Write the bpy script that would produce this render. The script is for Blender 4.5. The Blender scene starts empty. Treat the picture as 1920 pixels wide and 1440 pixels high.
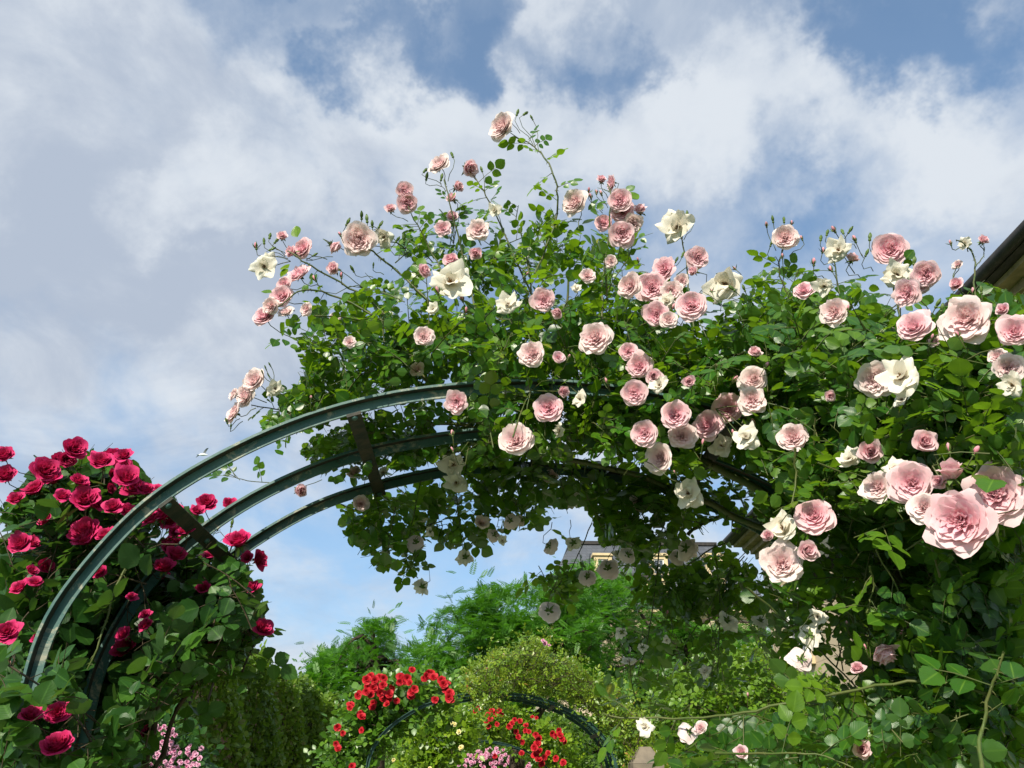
import bpy, math, random
import numpy as np
from mathutils import Vector, Matrix
rng = np.random.default_rng(11)
random.seed(5)
R = math.radians
scene = bpy.context.scene
COL = scene.collection

# ------------------------------------------------------------------ camera
FPX, PITCH, YAW = 1507.0, R(26.64), 0.040
EYE = np.array([0.0, 0.0, 1.6])
cp, sp, cy, sy = math.cos(PITCH), math.sin(PITCH), math.cos(YAW), math.sin(YAW)
cam = bpy.data.cameras.new('camera')
cam.sensor_width = 36.0
cam.lens = FPX / 1920 * 36
cam.clip_start = 0.02
cam.clip_end = 3000
camo = bpy.data.objects.new('camera', cam)
COL.objects.link(camo)
camo.location = EYE
camo.rotation_euler = (math.pi / 2 + PITCH, 0, -YAW)
scene.camera = camo


def ray(px, py):
    u = (np.asarray(px, float) - 960) / FPX
    v = (720 - np.asarray(py, float)) / FPX
    a, b, c = u, cp - v * sp, sp + v * cp
    return np.stack([a * cy + b * sy, -a * sy + b * cy, c], -1)


def at(px, py, Y):
    """world point seen in direction (px, py) of the photograph at distance Y along the path"""
    d = ray(px, py)
    return EYE + d * (np.asarray(Y, float) / d[..., 1])[..., None]


def at_z(px, py, Z):
    d = ray(px, py)
    return EYE + d * ((Z - EYE[2]) / d[..., 2])[..., None]


def proj(P):
    q = np.asarray(P, float) - EYE
    a = q[..., 0] * cy - q[..., 1] * sy
    h = q[..., 0] * sy + q[..., 1] * cy
    z = h * cp + q[..., 2] * sp
    v = -h * sp + q[..., 2] * cp
    return 960 + FPX * a / z, 720 - FPX * v / z, z


def unit(v):
    return v / np.maximum(np.linalg.norm(v, axis=-1, keepdims=True), 1e-9)


def in_poly(x, y, poly):
    inside = np.zeros(np.shape(x), bool)
    n = len(poly)
    for i in range(n):
        x0, y0 = poly[i]
        x1, y1 = poly[(i + 1) % n]
        if y0 == y1:
            continue
        c = ((y0 > y) != (y1 > y)) & (x < (x1 - x0) * (y - y0) / (y1 - y0) + x0)
        inside ^= c
    return inside


def sample_poly(poly, n):
    p = np.array(poly, float)
    lo, hi = p.min(0), p.max(0)
    out = np.zeros((0, 2))
    while len(out) < n:
        q = lo + rng.random((n * 3 + 50, 2)) * (hi - lo)
        out = np.concatenate([out, q[in_poly(q[:, 0], q[:, 1], poly)]])
    return out[:n]


# ------------------------------------------------------------------ mesh accumulator
class Acc:
    def __init__(self):
        self.v, self.f, self.a, self.n = [], [], [], 0

    def add(self, v, f, a=None, mat=0):
        v = np.asarray(v, float).reshape(-1, 3)
        f = np.asarray(f, int)
        self.v.append(v)
        self.f.append((f + self.n, mat))
        if a is None:
            a = np.zeros((len(v), 4))
        self.a.append(np.broadcast_to(np.asarray(a, float), (len(v), 4)))
        self.n += len(v)

    def box(self, lo, hi, mat=0, a=None, M=None, o=None):
        x0, y0, z0 = lo
        x1, y1, z1 = hi
        v = np.array([(x0, y0, z0), (x1, y0, z0), (x1, y1, z0), (x0, y1, z0), (x0, y0, z1), (x1, y0, z1), (x1, y1, z1), (x0, y1, z1)], float)
        if M is not None:
            v = v @ np.asarray(M).T + o
        self.add(v, [(0, 3, 2, 1), (4, 5, 6, 7), (0, 1, 5, 4), (1, 2, 6, 5), (2, 3, 7, 6), (3, 0, 4, 7)], a, mat)

    def tube(self, pts, rad, sides=5, mat=0, a=None):
        pts = np.asarray(pts, float)
        n = len(pts)
        rad = np.broadcast_to(np.asarray(rad, float), (n,))
        t = unit(np.gradient(pts, axis=0))
        ref = np.array([0.31, 0.2, 0.93]) if abs(t[0][2]) < .9 else np.array([1., 0.1, 0.])
        s = unit(np.cross(t, ref))
        b = np.cross(t, s)
        ang = np.arange(sides) / sides * 2 * math.pi
        v = pts[:, None] + rad[:, None, None] * (np.cos(ang)[None, :, None] * s[:, None] + np.sin(ang)[None, :, None] * b[:, None])
        i = np.arange(n - 1)[:, None] * sides
        j = np.arange(sides)[None]
        j2 = (j + 1) % sides
        f = np.stack([i + j, i + j2, i + sides + j2, i + sides + j], -1).reshape(-1, 4)
        self.add(v.reshape(-1, 3), f, a, mat)

    def stamp(self, tv, tf, ta, M, loc, scale, rand, mat=0):
        """copies of a template: M (N,3,3) with columns = axes"""
        N = len(loc)
        if N == 0:
            return
        n = len(tv)
        v = np.einsum('nij,kj->nki', M * np.asarray(scale).reshape(-1, 1, 1), tv) + loc[:, None]
        f = tf[None] + (np.arange(N) * n)[:, None, None]
        a = np.broadcast_to(ta[None], (N, n, 4)).copy()
        a[:, :, 0] = np.asarray(rand).reshape(-1, 1)
        self.add(v.reshape(-1, 3), f.reshape(-1, tf.shape[1]), a.reshape(-1, 4), mat)

    def mesh(self, name, mats, smooth=True):
        me = bpy.data.meshes.new(name)
        V = np.concatenate(self.v)
        me.vertices.add(len(V))
        me.vertices.foreach_set('co', V.astype(np.float32).ravel())
        loops = np.concatenate([f.ravel() for f, _ in self.f])
        tot = np.concatenate([np.full(len(f), f.shape[1]) for f, _ in self.f])
        mi = np.concatenate([np.full(len(f), m) for f, m in self.f])
        start = np.concatenate([[0], np.cumsum(tot)[:-1]])
        me.loops.add(len(loops))
        me.loops.foreach_set('vertex_index', loops.astype(np.int32))
        me.polygons.add(len(tot))
        me.polygons.foreach_set('loop_start', start.astype(np.int32))
        for m in mats:
            me.materials.append(m)
        me.polygons.foreach_set('material_index', mi.astype(np.int32))
        me.polygons.foreach_set('use_smooth', np.full(len(tot), smooth))
        at_ = me.attributes.new('tone', 'FLOAT_COLOR', 'POINT')
        at_.data.foreach_set('color', np.concatenate(self.a).astype(np.float32).ravel())
        me.update(calc_edges=True)
        me.validate()
        return me

    def build(self, name, mats, parent=None, smooth=True):
        o = bpy.data.objects.new(name, self.mesh(name, mats, smooth))
        COL.objects.link(o)
        if parent is not None:
            attach(o, parent)
        return o


ORIGIN = {}


def attach(o, parent):
    """parts are modelled in world space; keep them there under their thing"""
    o.parent = parent
    o.location = Vector(o.location) - Vector(ORIGIN.get(parent.name, (0, 0, 0)))


def thing(name, loc, label, cat, group=None):
    o = bpy.data.objects.new(name, None)
    o.empty_display_size = .1
    COL.objects.link(o)
    o.location = loc
    ORIGIN[o.name] = tuple(loc)
    tag(o, label, cat, group)
    return o


def tag(o, label=None, cat=None, group=None, kind=None):
    if label: o['label'] = label
    if cat: o['category'] = cat
    if group: o['group'] = group
    if kind: o['kind'] = kind
    return o


# ------------------------------------------------------------------ materials
def new_mat(name):
    m = bpy.data.materials.new(name)
    m.use_nodes = True
    nt = m.node_tree
    nt.nodes.clear()
    return m, nt, nt.nodes, nt.links


def N(nt, typ, **kw):
    n = nt.nodes.new(typ)
    for k, v in kw.items():
        if k.startswith('i_'):
            key = k[2:].replace('_', ' ')
            n.inputs[key].default_value = v
        else:
            setattr(n, k, v)
    return n


def mixc(nt, fac, a, b, blend='MIX'):
    n = nt.nodes.new('ShaderNodeMix')
    n.data_type = 'RGBA'
    n.blend_type = blend
    n.clamp_factor = True
    for sock, v in ((n.inputs[0], fac), (n.inputs[6], a), (n.inputs[7], b)):
        if isinstance(v, (int, float)):
            sock.default_value = v
        elif isinstance(v, tuple):
            sock.default_value = v if len(v) == 4 else (*v, 1)
        else:
            nt.links.new(v, sock)
    return n.outputs[2]


def math_(nt, op, a, b=0.0, c=0.0, clamp=False):
    n = nt.nodes.new('ShaderNodeMath')
    n.operation = op
    n.use_clamp = clamp
    for i, v in enumerate((a, b, c)):
        if isinstance(v, (int, float)):
            n.inputs[i].default_value = v
        else:
            nt.links.new(v, n.inputs[i])
    return n.outputs[0]


def maprange(nt, v, a, b, c, d, smooth=False):
    n = nt.nodes.new('ShaderNodeMapRange')
    n.interpolation_type = 'SMOOTHSTEP' if smooth else 'LINEAR'
    nt.links.new(v, n.inputs[0])
    for i, x in enumerate((a, b, c, d)):
        n.inputs[i + 1].default_value = x
    return n.outputs[0]


def tone(nt):
    a = nt.nodes.new('ShaderNodeAttribute')
    a.attribute_name = 'tone'
    s = nt.nodes.new('ShaderNodeSeparateColor')
    nt.links.new(a.outputs['Color'], s.inputs[0])
    return s.outputs[0], s.outputs[1], s.outputs[2]


def noise(nt, scale, detail=4, rough=.5, coord='Object', dist=0.):
    tc = nt.nodes.new('ShaderNodeTexCoord')
    n = nt.nodes.new('ShaderNodeTexNoise')
    n.inputs['Scale'].default_value = scale
    n.inputs['Detail'].default_value = detail
    n.inputs['Roughness'].default_value = rough
    n.inputs['Distortion'].default_value = dist
    nt.links.new(tc.outputs[coord], n.inputs['Vector'])
    return n.outputs['Fac']


def leaf_mat(name, dark, mid, light, under, trans, rough=.38, tmix=.3, tip=None, spec=.5, veins=True):
    """foliage: per-leaf colour from tone.r, midrib and side veins from tone.g (along) and tone.b (across)"""
    m, nt, nd, lk = new_mat(name)
    r, g, b = tone(nt)
    ramp = nd.new('ShaderNodeValToRGB')
    e = ramp.color_ramp.elements
    e[0].position, e[0].color = 0.0, (*dark, 1)
    e[1].position, e[1].color = 1.0, (*light, 1)
    x = e.new(.5)
    x.color = (*mid, 1)
    if tip:
        y = e.new(.95)
        y.color = (*light, 1)
        e[-1].color = (*tip, 1)
    lk.new(r, ramp.inputs[0])
    col = ramp.outputs[0]
    pr = N(nt, 'ShaderNodeBsdfPrincipled')
    if veins:
        rib = maprange(nt, b, 0.0, .11, 1, 0)
        col = mixc(nt, math_(nt, 'MULTIPLY', rib, .45), col, tuple(min(1, c * 1.6 + .02) for c in light))
        sv = math_(nt, 'SUBTRACT', math_(nt, 'MULTIPLY', g, 46.0), math_(nt, 'MULTIPLY', b, 17.0))
        sv = math_(nt, 'SINE', sv)
        bump = N(nt, 'ShaderNodeBump', i_Strength=.06, i_Distance=.002)
        lk.new(sv, bump.inputs['Height'])
        lk.new(bump.outputs[0], pr.inputs['Normal'])
    nz = noise(nt, 60, 2)
    col = mixc(nt, maprange(nt, nz, .3, .75, 0, .35), col, tuple(c * .55 for c in mid))
    geo = nd.new('ShaderNodeNewGeometry')
    col = mixc(nt, math_(nt, 'MULTIPLY', geo.outputs['Backfacing'], .6), col, under)
    lk.new(col, pr.inputs['Base Color'])
    pr.inputs['Roughness'].default_value = rough
    pr.inputs['Specular IOR Level'].default_value = spec
    tr = N(nt, 'ShaderNodeBsdfTranslucent')
    tcol = mixc(nt, r, trans, tuple(min(1, c * 1.5) for c in trans))
    lk.new(tcol, tr.inputs['Color'])
    mx = N(nt, 'ShaderNodeMixShader')
    mx.inputs[0].default_value = tmix
    lk.new(pr.outputs[0], mx.inputs[1])
    lk.new(tr.outputs[0], mx.inputs[2])
    out = N(nt, 'ShaderNodeOutputMaterial')
    lk.new(mx.outputs[0], out.inputs[0])
    return m


def petal_mat(name, pale, rich, edge, trans, tmix=.28, vary=.25):
    """petals: tone.r = pigment depth (0 pale outer petal .. 1 rich heart), tone.g = base to tip, tone.b = 0..1 random of the petal"""
    m, nt, nd, lk = new_mat(name)
    r, g, b = tone(nt)
    oi = nd.new('ShaderNodeObjectInfo')
    shift = maprange(nt, oi.outputs['Random'], 0, 1, -vary, vary)
    f = math_(nt, 'ADD', r, math_(nt, 'ADD', shift, maprange(nt, b, 0, 1, -.12, .12)))
    col = mixc(nt, f, pale, rich)
    tipf = math_(nt, 'MULTIPLY', math_(nt, 'POWER', g, 4.0), .55)
    col = mixc(nt, tipf, col, edge)
    spot = math_(nt, 'MULTIPLY', maprange(nt, noise(nt, 5.5, 5, .7), .62, .70, 0, .38), math_(nt, 'ADD', math_(nt, 'MULTIPLY', g, .8), .1))
    col = mixc(nt, spot, col, tuple(c * k for c, k in zip(edge, (.74, .55, .42))))
    pr = N(nt, 'ShaderNodeBsdfPrincipled')
    lk.new(col, pr.inputs['Base Color'])
    pr.inputs['Roughness'].default_value = .55
    pr.inputs['Specular IOR Level'].default_value = .25
    nz = noise(nt, 55, 3)
    bump = N(nt, 'ShaderNodeBump', i_Strength=.25, i_Distance=.004)
    lk.new(nz, bump.inputs['Height'])
    lk.new(bump.outputs[0], pr.inputs['Normal'])
    tr = N(nt, 'ShaderNodeBsdfTranslucent')
    lk.new(mixc(nt, .35, col, trans), tr.inputs['Color'])
    mx = N(nt, 'ShaderNodeMixShader')
    mx.inputs[0].default_value = tmix
    lk.new(pr.outputs[0], mx.inputs[1])
    lk.new(tr.outputs[0], mx.inputs[2])
    out = N(nt, 'ShaderNodeOutputMaterial')
    lk.new(mx.outputs[0], out.inputs[0])
    return m


def solid(name, c1, c2, scale=8, rough=.7, bump=.2, spec=.3, metal=0., detail=5, lo=.35, hi=.65):
    m, nt, nd, lk = new_mat(name)
    nz = noise(nt, scale, detail, .6)
    pr = N(nt, 'ShaderNodeBsdfPrincipled')
    lk.new(mixc(nt, maprange(nt, nz, lo, hi, 0, 1), c1, c2), pr.inputs['Base Color'])
    pr.inputs['Roughness'].default_value = rough
    pr.inputs['Specular IOR Level'].default_value = spec
    pr.inputs['Metallic'].default_value = metal
    if bump:
        bp = N(nt, 'ShaderNodeBump', i_Strength=bump, i_Distance=.01)
        lk.new(nz, bp.inputs['Height'])
        lk.new(bp.outputs[0], pr.inputs['Normal'])
    out = N(nt, 'ShaderNodeOutputMaterial')
    lk.new(pr.outputs[0], out.inputs[0])
    return m


M = {}
M['leaf'] = leaf_mat('rose_leaf', (.010, .045, .005), (.030, .120, .008), (.125, .235, .010), (.05, .12, .02), (.20, .37, .008), tmix=.32, rough=.33, tip=(.30, .26, .03))
M['leaf_deep'] = leaf_mat('glossy_leaf', (.012, .048, .008), (.024, .10, .009), (.115, .22, .011), (.045, .11, .024), (.18, .34, .01), rough=.40, tmix=.32)
M['leaf_crimson'] = leaf_mat('matt_leaf', (.012, .040, .008), (.018, .068, .010), (.055, .145, .014), (.05, .10, .04), (.10, .22, .02), rough=.42, tmix=.22, spec=.25)
M['leaf_yellow'] = leaf_mat('fresh_leaf', (.05, .12, .008), (.12, .24, .012), (.26, .36, .02), (.12, .2, .03), (.25, .4, .02), tmix=.35, veins=False)
M['leaf_mid'] = leaf_mat('bush_leaf', (.03, .085, .008), (.065, .17, .012), (.14, .26, .02), (.08, .15, .03), (.16, .32, .02), tmix=.3, veins=False)
M['leaf_orange'] = leaf_mat('tipped_leaf', (.055, .13, .010), (.14, .25, .014), (.28, .34, .025), (.14, .2, .03), (.28, .38, .02), tmix=.3, tip=(.36, .12, .05), veins=False)
M['leaf_tree'] = leaf_mat('locust_leaf', (.024, .095, .006), (.06, .19, .011), (.13, .29, .016), (.055, .15, .02), (.12, .36, .012), rough=.5, tmix=.32, veins=False)
M['leaf_hedge'] = leaf_mat('hedge_leaf', (.04, .10, .008), (.10, .19, .013), (.19, .29, .02), (.08, .14, .02), (.18, .32, .02), rough=.5, tmix=.34, tip=(.16, .12, .05), veins=False)
M['stem'] = solid('green_stem', (.045, .085, .018), (.10, .10, .035), 40, .5, .15)
M['bud_green'] = solid('sepal_green', (.06, .13, .02), (.12, .17, .04), 30, .5, .1)
M['cane'] = solid('brown_cane', (.035, .026, .014), (.075, .055, .03), 60, .75, .5)
M['cane_green'] = solid('green_cane', (.055, .095, .018), (.095, .105, .03), 30, .5, .2)
M['bark'] = solid('bark', (.03, .022, .015), (.075, .058, .042), 9, .9, .7)
M['pink'] = petal_mat('pink_petal', (.89, .64, .67), (.87, .42, .52), (.90, .74, .75), (.95, .62, .65), tmix=.36)
M['blush'] = petal_mat('blush_petal', (.87, .75, .73), (.87, .55, .59), (.88, .80, .77), (.95, .72, .66), vary=.2, tmix=.36)
M['white'] = petal_mat('cream_petal', (.78, .75, .65), (.78, .66, .52), (.80, .78, .70), (.9, .82, .65), vary=.1)
M['bud'] = petal_mat('bud_petal', (.82, .46, .50), (.74, .22, .33), (.84, .56, .57), (.8, .35, .35), vary=.3)
M['crimson'] = petal_mat('crimson_petal', (.60, .012, .125), (.40, .004, .04), (.70, .06, .22), (.72, .015, .13), tmix=.22, vary=.3)
M['scarlet'] = petal_mat('scarlet_petal', (.52, .012, .025), (.30, .003, .010), (.60, .035, .05), (.7, .03, .03), tmix=.2)
M['lilac'] = petal_mat('lilac_petal', (.68, .33, .48), (.55, .10, .26), (.74, .5, .6), (.7, .3, .45), tmix=.25, vary=.4)
M['lemon'] = petal_mat('lemon_petal', (.8, .72, .32), (.75, .58, .12), (.82, .78, .5), (.8, .7, .3))
M['stamen'] = solid('stamen', (.35, .20, .04), (.16, .06, .02), 200, .7, 0)


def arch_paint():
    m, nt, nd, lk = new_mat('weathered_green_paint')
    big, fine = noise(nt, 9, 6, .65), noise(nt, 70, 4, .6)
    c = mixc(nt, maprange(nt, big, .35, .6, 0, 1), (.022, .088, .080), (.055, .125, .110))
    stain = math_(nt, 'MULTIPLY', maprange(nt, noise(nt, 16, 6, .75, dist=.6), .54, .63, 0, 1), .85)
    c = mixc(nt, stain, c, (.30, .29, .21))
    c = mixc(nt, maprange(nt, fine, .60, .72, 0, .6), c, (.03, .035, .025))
    pr = N(nt, 'ShaderNodeBsdfPrincipled')
    lk.new(c, pr.inputs['Base Color'])
    lk.new(maprange(nt, big, .3, .7, .38, .7), pr.inputs['Roughness'])
    bp = N(nt, 'ShaderNodeBump', i_Strength=.25, i_Distance=.003)
    lk.new(fine, bp.inputs['Height'])
    lk.new(bp.outputs[0], pr.inputs['Normal'])
    out = N(nt, 'ShaderNodeOutputMaterial')
    lk.new(pr.outputs[0], out.inputs[0])
    return m


M['paint'] = arch_paint()
M['paint_shaded'] = solid('shaded_green_paint', (.012, .045, .038), (.028, .075, .06), 14, .5, .2)  # arch green darkened: foliage shade on the farther arches put into the colour
M['dark_bar_and_shade'] = solid('dark_paint_and_shade', (.018, .028, .024), (.06, .05, .038), 25, .7, .4)  # crossbars' own dark colour; on the hoop flanges it paints in shade
M['slate'] = None


def brickish(name, c1, c2, mortar, sx, sz, rough=.8, msize=.012):
    m, nt, nd, lk = new_mat(name)
    tc = nd.new('ShaderNodeTexCoord')
    sep = nd.new('ShaderNodeSeparateXYZ')
    lk.new(tc.outputs['Object'], sep.inputs[0])
    comb = nd.new('ShaderNodeCombineXYZ')
    lk.new(math_(nt, 'ADD', sep.outputs[0], sep.outputs[1]), comb.inputs[0])
    lk.new(sep.outputs[2], comb.inputs[1])
    b = nd.new('ShaderNodeTexBrick')
    b.inputs['Color1'].default_value = (*c1, 1)
    b.inputs['Color2'].default_value = (*c2, 1)
    b.inputs['Mortar'].default_value = (*mortar, 1)
    b.inputs['Scale'].default_value = 1
    b.inputs['Mortar Size'].default_value = msize
    b.inputs['Brick Width'].default_value = sx
    b.inputs['Row Height'].default_value = sz
    lk.new(comb.outputs[0], b.inputs['Vector'])
    nz = noise(nt, 2.2, 6, .65)
    col = mixc(nt, maprange(nt, nz, .35, .7, 0, .35), b.outputs['Color'], tuple(c * .6 for c in c1))
    pr = N(nt, 'ShaderNodeBsdfPrincipled')
    lk.new(col, pr.inputs['Base Color'])
    pr.inputs['Roughness'].default_value = rough
    pr.inputs['Specular IOR Level'].default_value = .3
    bp = N(nt, 'ShaderNodeBump', i_Strength=.3, i_Distance=.02)
    lk.new(b.outputs['Fac'], bp.inputs['Height'])
    bp.invert = True
    lk.new(bp.outputs[0], pr.inputs['Normal'])
    out = N(nt, 'ShaderNodeOutputMaterial')
    lk.new(pr.outputs[0], out.inputs[0])
    return m


M['stone'] = brickish('cream_ashlar', (.58, .47, .33), (.52, .42, .29), (.42, .34, .24), 1.1, .45)
M['slate'] = brickish('slate_tiles', (.075, .085, .105), (.095, .105, .125), (.05, .055, .065), .3, .2, rough=.5)
M['trim'] = solid('pale_trim_stone', (.60, .48, .28), (.50, .40, .24), 3, .8, .15)
M['frame'] = solid('white_window_frame', (.62, .64, .64), (.7, .7, .68), 3, .5, 0)
M['glass'] = solid('window_glass', (.05, .06, .075), (.09, .11, .13), 1.2, .08, 0, spec=.8)
M['zinc'] = solid('dark_zinc', (.02, .019, .018), (.045, .040, .036), 6, .55, .2)
M['soffit'] = solid('weathered_soffit', (.20, .155, .085), (.34, .26, .15), 5, .8, .3)
M['grass'] = solid('lawn_grass', (.03, .08, .012), (.06, .13, .02), 6, .9, .6)
M['gravel'] = solid('gravel', (.28, .25, .2), (.42, .38, .31), 40, .95, .6)
M['gull'] = solid('white_feathers', (.7, .72, .74), (.8, .8, .8), 20, .8, .1)
M['gull_grey'] = solid('grey_feathers', (.18, .2, .23), (.28, .3, .33), 20, .8, .1)


# ------------------------------------------------------------------ templates
def leaflet(nu=5, nv=4, wid=.43, fold=.16, droop=.12):
    s = np.linspace(0, 1, nu + 1)
    t = np.linspace(-1, 1, nv + 1)
    S, T = np.meshgrid(s, t, indexing='ij')
    w = wid * np.sin(math.pi * np.clip(S, 0, 1) ** .80) ** .75
    w0 = w.copy()
    if nu > 7:
        w[1:-1:2] *= 1.05
        w[2:-1:2] *= .95
    w[0] = .02
    w[-1] = .004
    x = T * w
    y = S
    z = fold * np.abs(T * w0) - droop * S ** 2 + .02 * np.sin(S * 9) * np.abs(T)
    v = np.stack([x, y, z], -1).reshape(-1, 3)
    i, j = np.meshgrid(np.arange(nu), np.arange(nv), indexing='ij')
    b = (i * (nv + 1) + j).ravel()
    f = np.stack([b, b + 1, b + nv + 2, b + nv + 1], -1)
    a = np.stack([np.zeros_like(S), S, np.abs(T), np.ones_like(S)], -1).reshape(-1, 4)
    return v, f, a


LEAF = leaflet()
LEAF_T = leaflet(9, 4)
LEAF_S = leaflet(3, 2, .36)
LEAF_N = leaflet(3, 2, .26)


def frond():
    """a feathery pinnate leaf: a thin rachis with many narrow leaflets"""
    acc = Acc()
    lv, lf, la = leaflet(2, 2, .17, .1, .1)
    k = 7
    for i in range(k):
        y = .12 + .8 * i / k
        for sgn in (-1, 1):
            ang = sgn * R(62 - 18 * i / k)
            ca, sa = math.cos(ang), math.sin(ang)
            Mx = np.array([[ca, sa, 0], [-sa, ca, 0], [0, 0, 1]])
            L = .30 * (1 - .35 * abs(i / k - .4))
            acc.add((lv * L) @ Mx.T + np.array([0, y, -.25 * y * y]), lf, la)
    acc.add((lv * .25) + np.array([0, .92, -.22]), lf, la)
    return np.concatenate(acc.v), np.concatenate([f for f, _ in acc.f]), np.concatenate(acc.a)


FROND = frond()


def petal(acc, r, phi, r0, z0, th0, th1, L, W, point=.0, ruf=.05, pig=.5, rho=None, curl=0., nu=6, nv=6, mat=0, pw=1.2):
    s = np.linspace(0, 1, nu + 1)
    t = np.linspace(-1, 1, nv + 1)
    ns = 24
    ss = np.linspace(0, 1, ns + 1)
    th = R(th0) + (R(th1) - R(th0)) * ss ** pw + R(curl) * np.clip((ss - .72) / .28, 0, 1) ** 2
    rr = r0 + np.concatenate([[0], np.cumsum((np.sin(th[1:]) + np.sin(th[:-1])) / 2)]) / ns * L
    zz = z0 + np.concatenate([[0], np.cumsum((np.cos(th[1:]) + np.cos(th[:-1])) / 2)]) / ns * L
    S, T = np.meshgrid(s, t, indexing='ij')
    S2 = S * (1 - .13 * np.abs(T) ** 3) + point * (S ** 4) * (1 - np.abs(T)) ** 1.5
    rp = np.interp(S2, np.linspace(0, 1, ns + 1), rr) + np.clip(S2 - 1, 0, 1) * L * np.sin(th[-1])
    zp = np.interp(S2, np.linspace(0, 1, ns + 1), zz) + np.clip(S2 - 1, 0, 1) * L * np.cos(th[-1])
    w = W * np.sin(math.pi * (.10 + .66 * S)) ** .8
    rh = np.maximum(rp + (.18 if rho is None else rho), .10)
    al = np.clip(T * w / rh, -2.4, 2.4)
    ph1, ph2 = r.random() * 6.3, r.random() * 6.3
    dn = ruf * S ** 2 * (np.sin(2.6 * T + ph1) + .7 * np.sin(5.5 * T + ph2 + 2 * S) + .5 * np.abs(T) ** 3 * np.sin(ph1 * 3))
    x = rp - rh * (1 - np.cos(al)) + dn * .8
    y = rh * np.sin(al)
    z = zp + dn + .02 * r.normal()
    c, s_ = math.cos(phi), math.sin(phi)
    v = np.stack([x * c - y * s_, x * s_ + y * c, z], -1).reshape(-1, 3)
    i, j = np.meshgrid(np.arange(nu), np.arange(nv), indexing='ij')
    b = (i * (nv + 1) + j).ravel()
    f = np.stack([b, b + 1, b + nv + 2, b + nv + 1], -1)
    a = np.stack([np.full_like(S, pig), S, np.full_like(S, r.random()), np.ones_like(S)], -1).reshape(-1, 4)
    acc.add(v, f, a, mat)


def full_rose(seed, globular=0., lowres=False, ruf=1.):
    r = np.random.default_rng(seed)
    A = Acc()
    g = globular
    #        n  radius  height of the petal tip, pigment, point, ruffle
    whorls = [(5, .95, .34, .0, .10, .030), (6, .88, .44, .05, .06, .028), (6, .76, .52, .22, .03, .03), (7, .62, .56, .42, 0., .03),
              (7, .48, .57, .62, 0., .035), (6, .34, .56, .85, 0., .04), (5, .20, .53, 1.0, 0., .04)]
    nu = 6
    if lowres:
        whorls, nu = [(5, .95, .3, .1, .1, .06), (6, .7, .46, .3, 0, .08), (5, .4, .5, .7, 0, .08)], 3
    ph = r.random() * 6.3
    tilt = r.normal(size=2) * .06
    for k, (n, rr, zz, pg, pt, rf) in enumerate(whorls):
        ph += 1.0 + r.normal() * .2
        rr = rr * (1 - .20 * g)
        zz = zz + g * (.78 - zz) * (.50 + .35 * (k > 1))
        for i in range(n):
            az = ph + (i + r.normal() * .10) / n * 6.283
            jr = 1 + r.normal() * (.03 * ruf + .04 * g) + tilt[0] * math.cos(az) + tilt[1] * math.sin(az)
            R_, Z_ = rr * jr, zz + r.normal() * .03
            avg = math.degrees(math.atan2(R_, Z_))
            L = math.hypot(R_, Z_) * (1.04 + .05 * g)
            W = (1.62 if k < 3 else 1.35) * math.pi * rr / n + .05
            sp = 14 + 10 * r.random()
            petal(A, r, az, .02, 0, avg + sp - 4 - 10 * g, avg - sp * (1.0 if k < 3 else .6) - 6 * g, L, W, pt * (.3 + r.random()) * ruf, rf * (.6 + r.random()) * ruf,
                  pg + r.normal() * .06, rho=.10, curl=(75 if k < 2 else 34) * (r.random() * .8 + .3), nu=nu, nv=nu + (1 if nu > 3 else 0), pw=1.0)
    if not lowres:
        for q in range(4):                                  # the quartered heart: folded small petals in a few swirls
            qa = q * 1.57 + r.random()
            cx, cyy = .15 * math.cos(qa), .15 * math.sin(qa)
            for i in range(4):
                B = Acc()
                petal(B, r, r.normal() * .6 + qa + (i - 2) * .6, .02, .03, 2 + r.normal() * 10, 14 + r.normal() * 18, .46 + .06 * r.random(), .16, 0, .08, .95 + r.normal() * .12, rho=.05, nu=4, nv=4)
                A.add(B.v[0] + np.array([cx * (.5 + .25 * i), cyy * (.5 + .25 * i), .02]), B.f[0][0], B.a[0])
    return A


def half_rose(seed):
    r = np.random.default_rng(seed)
    A = Acc()
    ph = 0
    for k, (n, a, b, L, W, pg, cl) in enumerate([(5, 48, 52, .80, .56, .15, 45), (5, 34, 22, .86, .52, .35, 30), (5, 22, 8, .86, .44, .6, 12), (5, 12, 2, .80, .34, .8, 6), (4, 5, 0, .74, .24, .95, 0)]):
        ph += .55
        for i in range(n):
            petal(A, r, ph + (i + r.normal() * .1) / n * 6.283, .03, 0, a + r.normal() * 5, b + r.normal() * 6, L * (1 + r.normal() * .05), W, .12 * r.random(), .035, pg + r.normal() * .06, curl=cl * (r.random() + .5), nv=6)
    return A


def blown_rose(seed):
    """an old open flower: a few broad slack petals round a brown boss"""
    r = np.random.default_rng(seed)
    A = Acc()
    for i in range(6):
        petal(A, r, i / 6 * 6.283 + r.normal() * .25, .03, 0, 60 + r.normal() * 14, 82 + r.normal() * 30, .95 + r.normal() * .1, .62 + r.normal() * .08, .25 * r.random(), .14, .05 + .1 * r.random(), rho=.4, curl=r.normal() * 40, nv=7)
    for i in range(3):
        petal(A, r, r.random() * 6.283, .03, .03, 25 + r.normal() * 12, 50 + r.normal() * 30, .62, .42, .2, .12, .2 + .2 * r.random(), rho=.25, curl=r.normal() * 40)
    return A


def stamens(seed):
    r = np.random.default_rng(seed)
    A = Acc()
    for i in range(26):
        a = r.random() * 6.283
        th = r.random() * .9
        L = .22 + .1 * r.random()
        p = np.array([math.cos(a) * math.sin(th), math.sin(a) * math.sin(th), math.cos(th)])
        A.tube([p * .05, p * L * .6 + [0, 0, .02], p * L], [.008, .007, .02], 4)
    return A


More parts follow.
